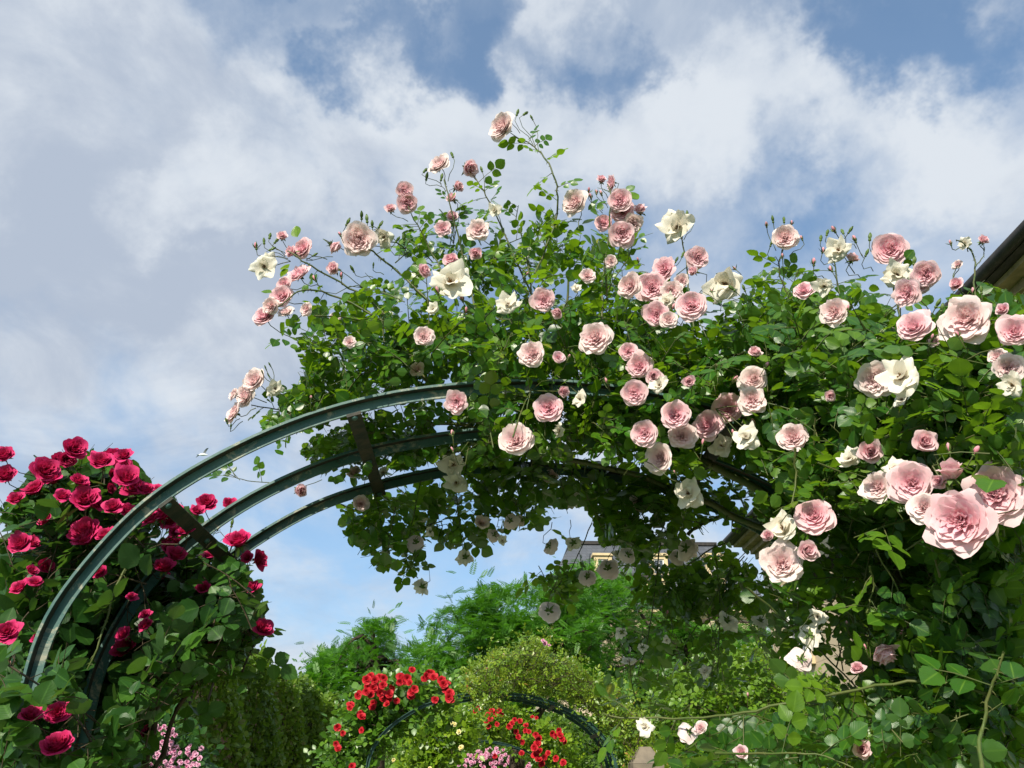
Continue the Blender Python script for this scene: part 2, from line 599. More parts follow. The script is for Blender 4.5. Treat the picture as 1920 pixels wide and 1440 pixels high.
def bud(seed):
    r = np.random.default_rng(seed)
    A = Acc()
    for i in range(5):
        petal(A, r, i * 2.4, .02, 0, 42 - 4 * i, -34 + 3 * i, 1.0, .50, .12, .015, .35 + .12 * i, rho=.02, curl=10 if i < 2 else 0, nv=6)
    return A


def sepals(seed, L=.36, th=(95, 130), hip=.10):
    r = np.random.default_rng(seed)
    A = Acc()
    for i in range(5):
        petal(A, r, i / 5 * 6.283 + r.normal() * .1, .05, -.02, th[0] + r.normal() * 12, th[1] + r.normal() * 25, L * (1 + r.normal() * .15), .13, .5, .02, .5, rho=.3, nu=5, nv=2)
    t = np.linspace(0, 1, 7)
    A.tube(np.stack([t * 0, t * 0, .02 - t * .30], -1), [hip * .7, hip, hip * 1.05, hip, hip * .8, hip * .5, .04], 7)
    return A


def green_bud(seed):
    r = np.random.default_rng(seed)
    A = Acc()
    for i in range(5):
        petal(A, r, i / 5 * 6.283, .02, 0, 34 + r.normal() * 4, -30, 1.0, .34, .35, .02, .4, rho=.05, curl=25 * r.random(), nu=5, nv=3)
    t = np.linspace(0, 1, 6)
    A.tube(np.stack([t * 0, t * 0, .03 - t * .34], -1), [.18, .21, .22, .18, .12, .06], 6)
    return A


def pompon(seed):
    r = np.random.default_rng(seed)
    A = Acc()
    for n, a, b, L, W, pg in ((6, 55, 110, .9, .5, .1), (5, 20, 60, .8, .45, .6)):
        for i in range(n):
            petal(A, r, (i + r.normal() * .1) / n * 6.283 + a, .03, 0, a, b, L, W, 0, .06, pg, nu=2, nv=2)
    return A


ME = {}
ME['F'] = [full_rose(i, 0, ruf=(1.6, 1, 2.2, 1.3)[i % 4]).mesh('rose_petals', [M['pink']]) for i in range(1, 8)]
ME['P'] = [full_rose(i, 0, ruf=(1.6, 2.4, 1.2, 2.0)[i % 4]).mesh('blush_rose_petals', [M['blush']]) for i in range(11, 18)]
ME['H'] = [half_rose(i).mesh('half_open_petals', [M['pink']]) for i in range(21, 26)]
ME['W'] = [blown_rose(i).mesh('cream_petals', [M['white']]) for i in range(31, 37)]
ME['B'] = [bud(i).mesh('bud_petals', [M['bud']]) for i in range(41, 43)]
ME['G'] = [green_bud(i).mesh('green_bud', [M['bud_green']]) for i in range(51, 53)]
ME['C'] = [full_rose(i, .75, ruf=1.9).mesh('crimson_petals', [M['crimson']]) for i in range(61, 65)]
ME['R'] = [full_rose(i, .3, True).mesh('scarlet_petals', [M['scarlet']]) for i in range(71, 74)]
ME['L'] = [pompon(i).mesh('lilac_petals', [M['lilac']]) for i in range(81, 84)]
ME['Y'] = [pompon(i).mesh('lemon_petals', [M['lemon']]) for i in range(85, 87)]
ME['sep'] = [sepals(i).mesh('sepals', [M['bud_green']]) for i in range(91, 93)]
ME['sepB'] = [sepals(i, .75, (60, 15), .2).mesh('bud_sepals', [M['bud_green']]) for i in range(93, 95)]
ME['st'] = [stamens(i).mesh('stamens', [M['stamen']]) for i in range(95, 97)]


# ------------------------------------------------------------------ arches
AX0, AR, ARY, ASP = 0.142, 1.14, 0.76, 1.81     # centre line, half width, rise, springing height
HOOPS = (1.92, 2.235, 2.525)


def arch_curve(xc, rx, rz, zs, n=72):
    t = np.linspace(0, math.pi, n)
    x = xc - rx * np.cos(t)
    z = zs + rz * np.sin(t)
    x = np.concatenate([[x[0]] * 5, x, [x[-1]] * 5])
    leg = np.linspace(0, zs, 6)[:-1]
    z = np.concatenate([leg, z, leg[::-1]])
    return np.stack([x, z], 1)


def sweep(acc, cur, o0, o1, y0, y1):
    tg = unit(np.gradient(cur, axis=0))
    nr = np.stack([-tg[:, 1], tg[:, 0]], 1)
    secs = []
    for o, y in ((o0, y0), (o1, y0), (o1, y1), (o0, y1)):
        p = cur + nr * o
        secs.append(np.stack([p[:, 0], np.full(len(p), y), p[:, 1]], 1))
    for k in range(4):
        a, b = secs[k], secs[(k + 1) % 4]
        n = len(a)
        i = np.arange(n - 1)
        acc.add(np.concatenate([a, b]), np.stack([i, i + 1, i + n + 1, i + n], 1))


def make_arch(ys, xc, k, label, bars, kz=None):
    kz = kz or k
    t = thing('metal_rose_arch', (xc, ys[0], 0), label, 'rose arch', 'green metal rose arches in a row over the path')
    cur0 = arch_curve(xc, AR * k, ARY * kz, ASP * kz)
    for y in ys:
        a = Acc()
        s_ = np.arange(len(cur0))
        cur = cur0 + .0018 * np.stack([np.sin(s_ * .7 + y * 9), np.sin(s_ * .55 + y * 5)], 1)
        sweep(a, cur, -.031, -.0065, y, y + .006)          # upright web
        sweep(a, cur, -.0066, 0, y - .0205, y - .017)      # front edge of the flange
        n0 = sum(len(f) for f, _ in a.f)
        sweep(a, cur, -.006, -.0004, y - .017, y + .006)   # flat flange, towards the camera, underside shade painted in near-black
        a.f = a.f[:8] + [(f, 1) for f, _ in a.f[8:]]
        a.build('hoop', [M['paint' if k == 1 else 'paint_shaded'], M['dark_bar_and_shade']], t, smooth=False)
    for th in bars:
        x, z = xc - AR * k * math.cos(th), ASP * kz + ARY * kz * math.sin(th)
        tg = unit(np.array([AR * math.sin(th), 0, ARY * math.cos(th)]))
        nr = np.array([-tg[2], 0, tg[0]])
        a = Acc()
        Mx = np.stack([tg, np.array([0, 1., 0]), nr], 1)
        a.box((-.019, -.010, -.040), (.019, ys[-1] - ys[0] + .03, -.0315), M=Mx, o=np.array([x, ys[0], z]))
        cb = a.build('crossbar', [M['dark_bar_and_shade']], t, smooth=False)
        if k == 1:
            for y in ys:
                b = Acc()
                o = np.array([x, y + .0, z]) + nr * -.0405
                b.tube([o, o - nr * .004, o - nr * .0065, o - nr * .007], [.0085, .0085, .006, .0005], 8)
                bo = b.build('bolt', [M['paint']], None)
                bo.location = bo.location
                bo.parent = cb
                bo.location = (0, 0, 0)
    return t


make_arch(HOOPS, AX0, 1, 'nearest dark green metal rose arch, three hoops joined by crossbars', (.61, 1.13, 1.60, 2.05, 2.55))
make_arch((8.85, 9.15, 9.45), .16, 1.1, 'second metal rose arch down the path, red roses on its left side', (.5, 1.05, 2.1, 2.64), .966)
make_arch((17.6, 17.95, 18.3), .0, 1.3, 'third metal rose arch, framed by the second arch, dark with red roses on its right', (.5, 1.05, 2.1, 2.64), .95)
make_arch((27.5, 27.9, 28.3), -.1, 1.25, 'farthest and smallest metal rose arch, pink ramblers around it', (.5, 1.05, 2.1, 2.64), .975)

# lengths of hoop that no leaf hides (photo outline, distance)
BARE = [([(58, 1275), (80, 1191), (115, 1111), (178, 1022), (267, 947), (355, 884), (400, 870), (556, 800), (712, 757), (850, 732)], HOOPS[0], 24),
        ([(178, 1300), (195, 1200), (249, 1120), (290, 1085)], HOOPS[1], 20), ([(345, 1020), (400, 980), (525, 912), (669, 853), (806, 820), (880, 812)], HOOPS[1], 20),
        ([(470, 1025), (556, 965), (650, 922), (744, 898), (837, 884)], HOOPS[2], 18), ([(325, 940), (430, 1055)], HOOPS[0], 16), ([(668, 785), (710, 915)], HOOPS[0], 16),
        ([(150, 1400), (180, 1330)], HOOPS[1], 16), ([(1320, 855), (1440, 915)], HOOPS[1], 10)]


def seg_dist(x, y, pl):
    d = np.full(np.shape(x), 1e9)
    for (x0, y0), (x1, y1) in zip(pl[:-1], pl[1:]):
        dx, dy = x1 - x0, y1 - y0
        t = np.clip(((x - x0) * dx + (y - y0) * dy) / (dx * dx + dy * dy), 0, 1)
        d = np.minimum(d, np.hypot(x - x0 - t * dx, y - y0 - t * dy))
    return d


# ------------------------------------------------------------------ climbing plants
class Plant:
    def __init__(s, name, base, label, cat, leaf, group=None, stem='cane', tmpl=LEAF):
        s.t = thing(name, base, label, cat, group)
        s.leaf, s.stem, s.tmpl = leaf, stem, tmpl
        s.L = []
        s.S = Acc()
        s.blooms = []
        s.cull = []
        s.heart = (1050, 680)
        s.anchor = []

    def add_leaves(s, P, T, Nn, size, pairs=2, rand=None, poly=None, leak=.006):
        """compound leaves: base points, directions, normals, leaflet length"""
        T = unit(T)
        Nn = unit(Nn - T * (Nn * T).sum(-1, keepdims=True))
        S_ = np.cross(T, Nn)
        size = np.broadcast_to(np.asarray(size, float), (len(P),))
        rand = rng.random(len(P)) if rand is None else rand
        loc, tt, nn, sz, rd = [], [], [], [], []
        for k in range(pairs):
            for sg in (-1, 1):
                a = .75 + .78 * k
                b = P + T * (a * size)[:, None] + S_ * (sg * .06 * size)[:, None]
                an = R(62 - 10 * k)
                d = unit(T * math.cos(an) + S_ * sg * math.sin(an) + rng.normal(size=P.shape) * .10)
                loc.append(b); tt.append(d); nn.append(unit(Nn + rng.normal(size=P.shape) * .24)); sz.append(size * (.78 + .12 * k)); rd.append(rand)
        b = P + T * ((.75 + .78 * pairs - .28) * size)[:, None]
        loc.append(b); tt.append(T + rng.normal(size=P.shape) * .08); nn.append(unit(Nn + rng.normal(size=P.shape) * .2)); sz.append(size * 1.08); rd.append(rand)
        loc, tt, nn, sz, rd = map(np.concatenate, (loc, tt, nn, sz, rd))
        tt = unit(tt)
        nn = unit(nn - tt * (nn * tt).sum(-1, keepdims=True))
        rd = np.clip(rd + rng.normal(size=len(rd)) * .08, 0, 1)
        if poly is not None:
            x, y, _ = proj(loc + tt * (sz * .5)[:, None])
            keep = in_poly(x, y, poly)
            keep |= rng.random(len(x)) < leak
            loc, tt, nn, sz, rd = loc[keep], tt[keep], nn[keep], sz[keep], rd[keep]
        s.L.append((loc, tt, nn, sz, rd))

    def rachis(s, P, T, size, pairs):
        for p, t, z in zip(P, T, size):
            L = (.75 + .78 * pairs - .28) * z
            s.cull.append((np.array([p, p + t * L * .5 + [0, 0, .004], p + t * L]), np.array([.0012, .001, .0007]), 3))

    def sprigs(s, n, poly, Y, thick, L=.2, k=5, pref=(0, -.2, .8), size=.04, nb=(-.1, -.5, .75), jit=.5, pairs=2, stemr=.0022, rn=.58, rachis=True, rlo=0., rhi=1., stems=True, leak=.006):
        pt = sample_poly(poly, n)
        yy = (Y(pt[:, 0], pt[:, 1]) if callable(Y) else Y) + rng.random(n) ** 1.2 * thick
        B = at(pt[:, 0], pt[:, 1], yy)
        D = unit(np.array(pref, float) + rng.normal(size=(n, 3)) * jit)
        Ls = L * (.6 + .8 * rng.random(n))
        B = B - D * (Ls / 2)[:, None]
        u = (np.arange(k) + .6) / k
        P = B[:, None] + D[:, None] * (Ls[:, None] * u)[..., None]
        P[..., 2] -= .18 * Ls[:, None] * u ** 2
        perp = unit(np.cross(np.broadcast_to(D[:, None], P.shape), rng.normal(size=P.shape)))
        T = unit(.4 * D[:, None] + perp * .85 + np.array([0, 0, .05]))
        Nn = unit(np.array(nb, float) + rng.normal(size=P.shape) * rn)
        sz = size * (.65 + .6 * rng.random((n, k)))
        rand = np.clip(rlo + (rhi - rlo) * np.repeat(rng.random((n, 1)), k, 1) * .6 + (rhi - rlo) * rng.random((n, k)) * .4, 0, 1)
        P, T, Nn, sz, rand = P.reshape(-1, 3), T.reshape(-1, 3), Nn.reshape(-1, 3), sz.ravel(), rand.ravel()
        s.add_leaves(P, T, Nn, sz, pairs, rand, poly, leak)
        if stems:
            v = np.linspace(0, 1, 4)
            for b, d, l in zip(B, D, Ls):
                q = b + d * (l * v)[:, None]
                q[:, 2] -= .18 * l * v ** 2
                x, y, _ = proj(q)
                if in_poly(x, y, poly).all():
                    s.cull.append((q, stemr * np.linspace(1, .5, 4), 4))
                    s.anchor += [q[1], q[3]]
        if rachis:
            x, y, _ = proj(P + T * (sz * 1.2)[:, None])
            ok = in_poly(x, y, poly)
            s.rachis(P[ok], T[ok], sz[ok], pairs)

    def shoot(s, pl, Y, r=.003, leaves=0, size=.04, Y2=None, nb=(-.1, -.6, .7), pairs=2, thorns=True, rlo=.2, rhi=1., mat=0):
        """a single cane drawn through photo points at distance Y (to Y2), with leaves along it"""
        pl = np.array(pl, float)
        m = 4 * (len(pl) - 1) + 1
        u = np.linspace(0, len(pl) - 1, m)
        px = np.interp(u, np.arange(len(pl)), pl[:, 0])
        py = np.interp(u, np.arange(len(pl)), pl[:, 1])
        for _ in range(3):
            px[1:-1] = (px[:-2] + 2 * px[1:-1] + px[2:]) / 4
            py[1:-1] = (py[:-2] + 2 * py[1:-1] + py[2:]) / 4
        yy = np.linspace(Y, Y2 if Y2 is not None else Y, m) + .03 * np.sin(u * 1.3)
        q = at(px, py, yy)
        q += rng.normal(size=q.shape) * r * .5
        K = Acc()
        K.tube(q, np.linspace(r, r * .55, m), 6, mat)
        if thorns:
            for i in range(m * 2):
                j = rng.integers(0, m - 1)
                p = q[j] + (q[j + 1] - q[j]) * rng.random()
                d = unit(rng.normal(size=3))
                K.tube([p, p + d * r * 1.5, p + d * r * 2.6 - [0, 0, r]], [r * .45, r * .25, r * .03], 4, mat)
        K.build('cane', [M[s.stem], M['cane_green'], M['cane']], s.t)
        if leaves:
            w = rng.random(leaves) * .85 + .08
            w.sort()
            P = np.stack([np.interp(w * (m - 1), np.arange(m), q[:, c]) for c in range(3)], 1)
            tg = unit(np.gradient(q, axis=0))
            D = np.stack([np.interp(w * (m - 1), np.arange(m), tg[:, c]) for c in range(3)], 1)
            pp = unit(np.cross(D, np.array([0, 1., .2])))
            sg = np.where(np.arange(leaves) % 2, 1., -1.)[:, None]
            T = unit(.45 * D + pp * sg * .8 + rng.normal(size=P.shape) * .3)
            Nn = unit(np.array(nb) + rng.normal(size=P.shape) * .4)
            sz = size * (.7 + .5 * rng.random(leaves))
            s.add_leaves(P, T, Nn, sz, pairs, rlo + (rhi - rlo) * rng.random(leaves) * .9)
            s.rachis(P, T, sz, pairs)
        return q

    def bloom(s, px, py, d, typ, Y, lean=None, axis=None, behind=False, stem=True, to=None):
        p = at(px, py, Y)
        _, _, z = proj(p)
        rad = d / 2 * z / FPX
        tocam = unit(EYE - p)
        base = typ[0]
        if axis is None:
            if base in 'BG':
                axis = unit(np.array([rng.normal() * .45, rng.normal() * .3 - .25, .9]))
            elif typ.endswith('k'):
                axis = unit(-tocam * .75 + np.array([rng.normal() * .35, .1, -.35]))
            else:
                axis = unit(tocam + np.array([-.14, 0, .34]) + rng.normal(size=3) * (.42 if base == 'H' else .14 if d > 44 else .24) + (np.array([lean[0], 0, lean[1]]) if lean else 0))
        axis = np.asarray(axis, float)
        sc = {'F': rad / 1.02, 'P': rad / 1.02, 'W': rad / .94, 'H': rad / .76, 'B': rad * 1.25, 'G': rad * 1.7, 'C': rad / .94, 'R': rad / .8, 'L': rad / .85, 'Y': rad / .85}[base]
        mes = ME[base][rng.integers(len(ME[base]))]
        off = {'F': .28, 'P': .28, 'W': .15, 'H': .38, 'B': .45, 'G': .35, 'C': .42}.get(base, .2)
        o = bpy.data.objects.new('rose_bloom' if base not in 'BG' else ('rosebud' if base == 'B' else 'green_rosebud'), mes)
        COL.objects.link(o)
        q = Vector(axis).to_track_quat('Z', 'Y') @ Vector((0, 0, 1)).rotation_difference(Vector((0, 0, 1)))
        rot = q.to_matrix().to_4x4() @ Matrix.Rotation(rng.random() * 6.283, 4, 'Z')
        loc = p - axis * off * sc
        flat = (1, 1, 1) if base != 'W' else (1, .85 + .3 * rng.random(), 1)
        o.matrix_world = Matrix.Translation(loc) @ rot @ Matrix.Diagonal((sc * flat[0], sc * flat[1], sc, 1))
        attach(o, s.t)
        if base in 'FPHWC' and d > 16:
            c = bpy.data.objects.new('sepals', ME['sep'][rng.integers(2)])
            COL.objects.link(c)
            c.parent = o
        if base == 'B':
            c = bpy.data.objects.new('sepals', ME['sepB'][rng.integers(2)])
            COL.objects.link(c)
            c.parent = o
        if base == 'W':
            c = bpy.data.objects.new('stamens', ME['st'][rng.integers(2)])
            COL.objects.link(c)
            c.parent = o
        if base in 'W' and not typ.endswith('k'):
            o['label'] = 'overblown cream white bloom with slack petals'
        s.blooms.append((p, rad, px, py, d, z, behind))
        if stem and base in 'FPHWBGC':
            a = loc - axis * .22 * sc
            if to is None:
                hx, hy = s.heart[0] - px + rng.normal() * 60, s.heart[1] - py + rng.normal() * 60
                if typ.endswith('k'):
                    hx, hy = rng.normal() * 20, -100
                hl = math.hypot(hx, hy)
                st = d * .55 + 28
                e = at(px + hx / hl * st, py + hy / hl * st, Y + .07 + .05 * rng.random())
                if s.anchor:
                    an = np.array(s.anchor)
                    dd = np.linalg.norm(an - e, axis=1) + (.3 * (an[:, 2] < a[2] + .02) if typ.endswith('k') else 0)
                    if dd.min() < .10: e = an[dd.argmin()]
            else:
                e = at(to[0], to[1], Y + .02)
            ln = np.linalg.norm(e - a)
            m1 = a - axis * ln * .35
            m2 = e + (a - e) * .3
            r = .0011 + rad * .012
            s.S.tube([a, a * .45 + m1 * .55, m1 * .6 + m2 * .4, m2, e], [r, r * .8, r * .8, r * .9, r], 5)
        return o

    def finish(s, bare=True, cullp=.95):
        if s.L:
            loc, tt, nn, sz, rd = map(np.concatenate, zip(*s.L))
            x, y, z = proj(loc + tt * (sz * .5)[:, None])
            keep = np.ones(len(x), bool)
            mid = loc + tt * (sz * .5)[:, None]
            for p, rad, bx, by, d, bz, behind in s.blooms:
                if d > 9:
                    keep &= ~(np.linalg.norm(mid - p, axis=1) < rad * .95 + sz * .25)
                if behind:
                    continue
                lp = sz * .30 * FPX / z
                hit = (np.hypot(x - bx, y - by) < d * .46 + lp) & (z < bz + .03)
                keep &= ~(hit & (rng.random(len(x)) < cullp))
            if bare:
                for pl, hy, wpx in BARE:
                    keep &= ~((seg_dist(x, y, pl) < wpx + sz * .22 * FPX / z) & (mid[:, 1] < hy + .03))
            loc, tt, nn, sz, rd = loc[keep], tt[keep], nn[keep], sz[keep], rd[keep]
            Mx = np.stack([np.cross(tt, nn), tt, nn], -1)
            wj = .85 + .35 * rng.random(len(sz))
            Mx[:, :, 0] *= wj[:, None]
            a = Acc()
            tv, tf, ta = s.tmpl
            a.stamp(tv, tf, ta, Mx, loc, sz, rd)
            a.build('foliage', [M[s.leaf]], s.t)
            print('LEAFLETS', s.t.name, len(loc))
        if s.cull:
            Q = np.array([c[0][len(c[0]) // 2] for c in s.cull])
            E_ = np.array([c[0][-1] for c in s.cull])
            ok = np.ones(len(Q), bool)
            for Pt in (Q, E_):
                x, y, z = proj(Pt)
                if bare:
                    for pl, hy, wpx in BARE:
                        ok &= ~((seg_dist(x, y, pl) < wpx + 4) & (Pt[:, 1] < hy + .03))
                for p, rad, bx, by, d, bz, behind in s.blooms:
                    if not behind:
                        ok &= ~((np.hypot(x - bx, y - by) < d * .48) & (z < bz + .02))
            for c, k in zip(s.cull, ok):
                if k: s.S.tube(*c)
        if s.S.n:
            s.S.build('stems', [M[s.stem], M['cane_green'], M['cane']], s.t)


# ---- the pink rose over the top of the nearest arch
top = Plant('climbing_rose', (AX0 - .3, 2.2, 0), 'pale pink climbing rose in full bloom sprawling over the top of the nearest arch', 'climbing rose', 'leaf', 'pink climbing roses on the nearest arch', 'stem')
ycrown = lambda x, y: 1.80 + np.clip((620 - y) / 220, 0, 1) * .16 + np.clip((y - 740) / 120, 0, 1) * .10 + .05 * np.sin(x * .021 + y * .013)
A1 = [(590, 575), (640, 560), (700, 520), (760, 500), (840, 510), (900, 470), (960, 455), (1010, 460), (1050, 480), (1085, 440), (1130, 450), (1180, 480), (1250, 520), (1330, 555), (1440, 560), (1455, 720), (1440, 860), (1330, 900), (1200, 880), (1100, 860), (960, 860), (870, 830), (850, 735), (700, 720), (640, 690), (575, 640)]
A1lo = [(620, 640), (720, 590), (900, 570), (1040, 570), (1130, 530), (1300, 590), (1440, 600), (1455, 720), (1440, 860), (1330, 900), (1200, 880), (1100, 860), (960, 860), (870, 830), (850, 735), (700, 720)]
A1core = [(720, 620), (900, 585), (1040, 590), (1130, 560), (1300, 620), (1440, 620), (1450, 860), (1300, 880), (1150, 850), (950, 830), (870, 740), (720, 690)]
A2 = [(490, 790), (530, 745), (575, 700), (560, 640), (600, 580), (650, 640), (700, 690), (840, 700), (830, 725), (700, 755), (610, 790), (520, 850)]
A3 = [(560, 840), (680, 780), (840, 745), (900, 740), (960, 870), (800, 890), (700, 910), (620, 900)]
A4 = [(620, 950), (700, 905), (850, 875), (1000, 870), (1180, 890), (1330, 920), (1400, 975), (1330, 975), (1300, 1010), (1200, 1040), (1120, 1020), (1110, 965), (1060, 930), (1030, 960), (1020, 1005), (960, 990), (930, 1000), (880, 1035), (850, 1025), (800, 1000), (775, 1085), (720, 1075), (690, 1040), (640, 990)]
A0 = [(730, 500), (760, 430), (830, 400), (900, 380), (960, 380), (1050, 400), (1070, 440), (1120, 400), (1210, 440), (1230, 500), (1100, 500), (900, 520)]
top.sprigs(160, A1, ycrown, .75, .20, 6, (0, -.2, .7), size=.032)
top.sprigs(95, A1lo, ycrown, .75, .20, 6, (0, -.2, .5), size=.034)
top.sprigs(115, A1core, lambda x, y: ycrown(x, y) + .15, .6, .2, 6, (0, -.2, .4), rlo=0, rhi=.7)
top.sprigs(14, [(545, 600), (640, 560), (660, 700), (600, 740), (565, 680)], 1.95, .4, .2, 5, (-.6, -.1, .4), size=.034, leak=.3)
top.sprigs(44, A2, 1.98, .5, .16, 5, (-.7, -.1, .3), size=.036)
top.sprigs(95, A3, 2.1, .45, .18, 5, (-.2, -.1, -.3), size=.036, rhi=.6)
top.sprigs(72, A4, 2.42, .4, .2, 6, (0, 0, -.8), size=.043, nb=(0, .15, .9), rhi=.5)
top.sprigs(55, [(860, 870), (1000, 850), (1420, 900), (1400, 965), (1150, 950), (900, 950)], 2.35, .5, .2, 6, (0, 0, -.8), size=.038, nb=(0, .1, .9), rhi=.35)
top.sprigs(36, A0, 2.0, .3, .15, 4, (0, -.2, .8), size=.034, rlo=.1)
# single shoots that stand clear of the crown
top.shoot([(1000, 520), (1035, 440), (1047, 390), (1045, 350), (1030, 305), (1008, 280), (985, 262), (962, 257)], 2.0, .0035, 11, .032)
top.shoot([(900, 620), (880, 530), (862, 450), (845, 390), (833, 335)], 2.0, .0033, 6, .03)
top.shoot([(1000, 560), (965, 480), (930, 405), (905, 355), (888, 330)], 2.02, .003, 7, .03)
top.shoot([(850, 560), (820, 490), (792, 440), (772, 402)], 2.0, .003, 6, .03)
top.shoot([(760, 620), (690, 560), (620, 520), (575, 495), (540, 470)], 1.98, .0035, 7, .034)
top.shoot([(780, 640), (680, 580), (600, 540), (560, 545), (520, 575)], 1.96, .0035, 6, .036)
top.shoot([(840, 600), (760, 520), (710, 480), (690, 465)], 1.97, .004, 5, .036)
top.shoot([(1130, 640), (1128, 540), (1140, 450), (1148, 380), (1140, 345)], 2.0, .0035, 8, .032)
top.shoot([(1300, 620), (1292, 540), (1284, 470), (1277, 432)], 2.0, .003, 3, .03)
top.shoot([(960, 720), (1000, 600), (992, 500), (975, 430)], 2.0, .0035, 9, .034)
top.shoot([(720, 760), (640, 775), (560, 750), (500, 735)], 2.05, .003, 9, .03)
top.shoot([(620, 800), (540, 770), (470, 760)], 2.05, .0025, 6, .03)
top.shoot([(560, 900), (505, 905), (450, 900), (425, 885)], 2.3, .0016, 3, .034)
top.shoot([(450, 900), (432, 880), (418, 868)], 2.3, .0011, 1, .02, thorns=False)
top.shoot([(1000, 850), (900, 800), (800, 790), (720, 810), (650, 815)], 2.2, .006, 4, .034)
top.shoot([(1450, 1000), (1300, 930), (1100, 860), (900, 840), (760, 860)], 2.35, .011, 0)
top.shoot([(1440, 930), (1300, 850), (1150, 810), (1000, 800), (900, 790)], 2.1, .012, 0)
top.shoot([(1100, 800), (1080, 700), (1060, 600), (1068, 500)], 2.1, .006, 6, .036)
top.shoot([(830, 740), (760, 680), (730, 600), (720, 540)], 2.1, .006, 6, .036)
top.shoot([(740, 730), (690, 640), (640, 600)], 2.05, .004, 5, .036)
top.shoot([(1060, 770), (1180, 720), (1300, 690), (1420, 650)], 2.15, .007, 4, .036)
top.shoot([(790, 900), (770, 990), (760, 1060), (785, 1085)], 2.5, .0022, 8, .034, nb=(0, .2, .9), rhi=.5)
top.shoot([(850, 890), (860, 960), (868, 1030)], 2.5, .0022, 6, .034, nb=(0, .2, .9), rhi=.5)
top.shoot([(700, 915), (715, 980), (735, 1060)], 2.5, .0022, 8, .036, nb=(0, .2, .9), rhi=.5)
top.shoot([(640, 945), (670, 960), (700, 950)], 2.5, .002, 4, .036, rlo=.4)
top.shoot([(1290, 1000), (1330, 975), (1375, 960), (1410, 990)], 2.45, .006, 2, .03)

TOPB = """940 237 58 P|823 308 46 P|881 316 38 H|859 350 26 H|847 371 26 H|764 380 40 F|758 357 34 F|732 391 23 H|672 450 64 P|627 463 30 H|
720 445 38 W|529 442 23 H|495 499 50 W|566 467 42 F|546 472 28 H|559 514 44 F|528 555 46 F|532 533 32 F|495 592 46 F|507 574 34 P|536 585 30 P|625 503 30 H|
574 580 28 P|628 596 22 P|795 508 32 H|845 488 36 H|846 528 74 W|848 406 27 H|830 428 30 F|928 395 30 W|897 430 42 P|892 475 28 H|953 571 44 W|812 580 26 W|
1077 380 54 P|1147 343 30 F|1128 336 22 H|1162 375 46 F|1167 397 46 F|1200 393 30 H|1132 417 34 F|1166 437 50 F|1187 420 36 P|1270 425 62 W|1309 483 44 F|1300 508 24 H|
1245 505 46 F|1278 527 28 P|1180 536 50 P|1223 538 58 F|1258 546 40 P|1250 565 36 W|1297 572 60 F|1231 590 48 F|1253 598 34 P|1360 533 68 W|1020 563 46 F|1045 587 26 H|
1116 633 62 P|1145 490 26 P|1101 517 30 P|1080 541 22 W|998 663 50 P|1047 669 25 F|1178 659 36 F|1198 688 48 F|1226 705 34 H|1189 737 50 F|1236 722 36 W|
1292 715 26 H|1028 765 56 F|1057 734 26 H|1087 748 30 W|1049 807 30 W|967 825 68 P|1208 811 52 F|1267 778 56 F|1278 817 52 P|1325 796 58 F|1364 765 60 F|1353 836 48 W|
1236 859 60 P|1290 925 58 W|856 754 42 F|781 692 30 P|655 641 24 P|794 631 38 P|850 872 48 W|856 905 42 W|477 714 46 P|461 741 46 P|438 740 26 P|439 773 40 P|516 729 30 W|
1414 712 54 P|1410 749 50 P|1398 820 50 W"""
TOPBUD = """820 544 21 B|866 560 19 B|873 582 20 B|1104 357 16 B|1107 368 16 B|1118 360 15 B|1127 362 15 B|480 461 21 B|637 439 14 B|640 516 17 B|590 522 19 B|1137 714 17 B|1378 711 22 B|
1262 575 18 B|1377 503 14 B|1334 545 14 B|1299 410 14 B|1067 668 12 B|848 812 18 B|848 843 15 B|1265 885 11 B|1318 829 18 B|1413 792 22 B|1375 811 17 B|988 513 11 B|583 746 13 B|1196 487 13 B|
970 212 14 G|985 213 14 G|955 216 12 G|997 221 10 G|797 320 14 G|800 332 14 G|848 291 14 G|828 333 14 G|903 318 12 G|652 417 15 G|678 405 15 G|688 411 16 G|698 421 13 G|713 422 15 G|757 448 15 G|
506 443 15 G|495 453 14 G|518 452 14 G|510 467 13 G|1288 404 15 G|1373 541 15 G|1395 541 13 G|1280 478 13 G|1268 488 12 G|661 505 13 G|700 498 9 G|590 478 11 G|765 455 9 G|745 450 13 G|
498 690 8 G|506 684 8 G|492 698 8 G|425 790 11 G|433 800 9 G|1346 703 12 G|1338 720 11 G"""
TOPTO = {(940, 237): (985, 268), (970, 212): (1000, 272), (985, 213): (1004, 275), (955, 216): (975, 250), (997, 221): (1010, 282), (823, 308): (836, 345), (797, 320): (828, 345), (800, 332): (828, 350), (848, 291): (840, 340), (828, 333): (836, 360), (881, 316): (893, 338),
         (903, 318): (910, 365), (859, 350): (875, 400), (847, 371): (850, 410), (764, 380): (775, 410), (758, 357): (770, 400), (732, 391): (765, 415), (1077, 380): (1085, 430), (1147, 343): (1142, 375), (1128, 336): (1140, 372), (1104, 357): (1130, 395), (1107, 368): (1130, 400), (1118, 360): (1138, 385), (1127, 362): (1140, 390),
         (1270, 425): (1280, 460), (1288, 404): (1280, 440), (1299, 410): (1282, 450), (480, 461): (540, 485), (529, 442): (548, 480), (495, 499): (545, 490), (506, 443): (535, 480), (495, 453): (535, 482), (518, 452): (540, 480), (510, 467): (545, 490), (477, 714): (510, 745), (461, 741): (500, 755), (439, 773): (480, 765), (516, 729): (540, 748),
         (498, 690): (515, 720), (506, 684): (516, 722), (492, 698): (512, 722), (425, 790): (450, 785), (433, 800): (455, 790), (661, 505): (700, 520), (700, 498): (720, 515)}


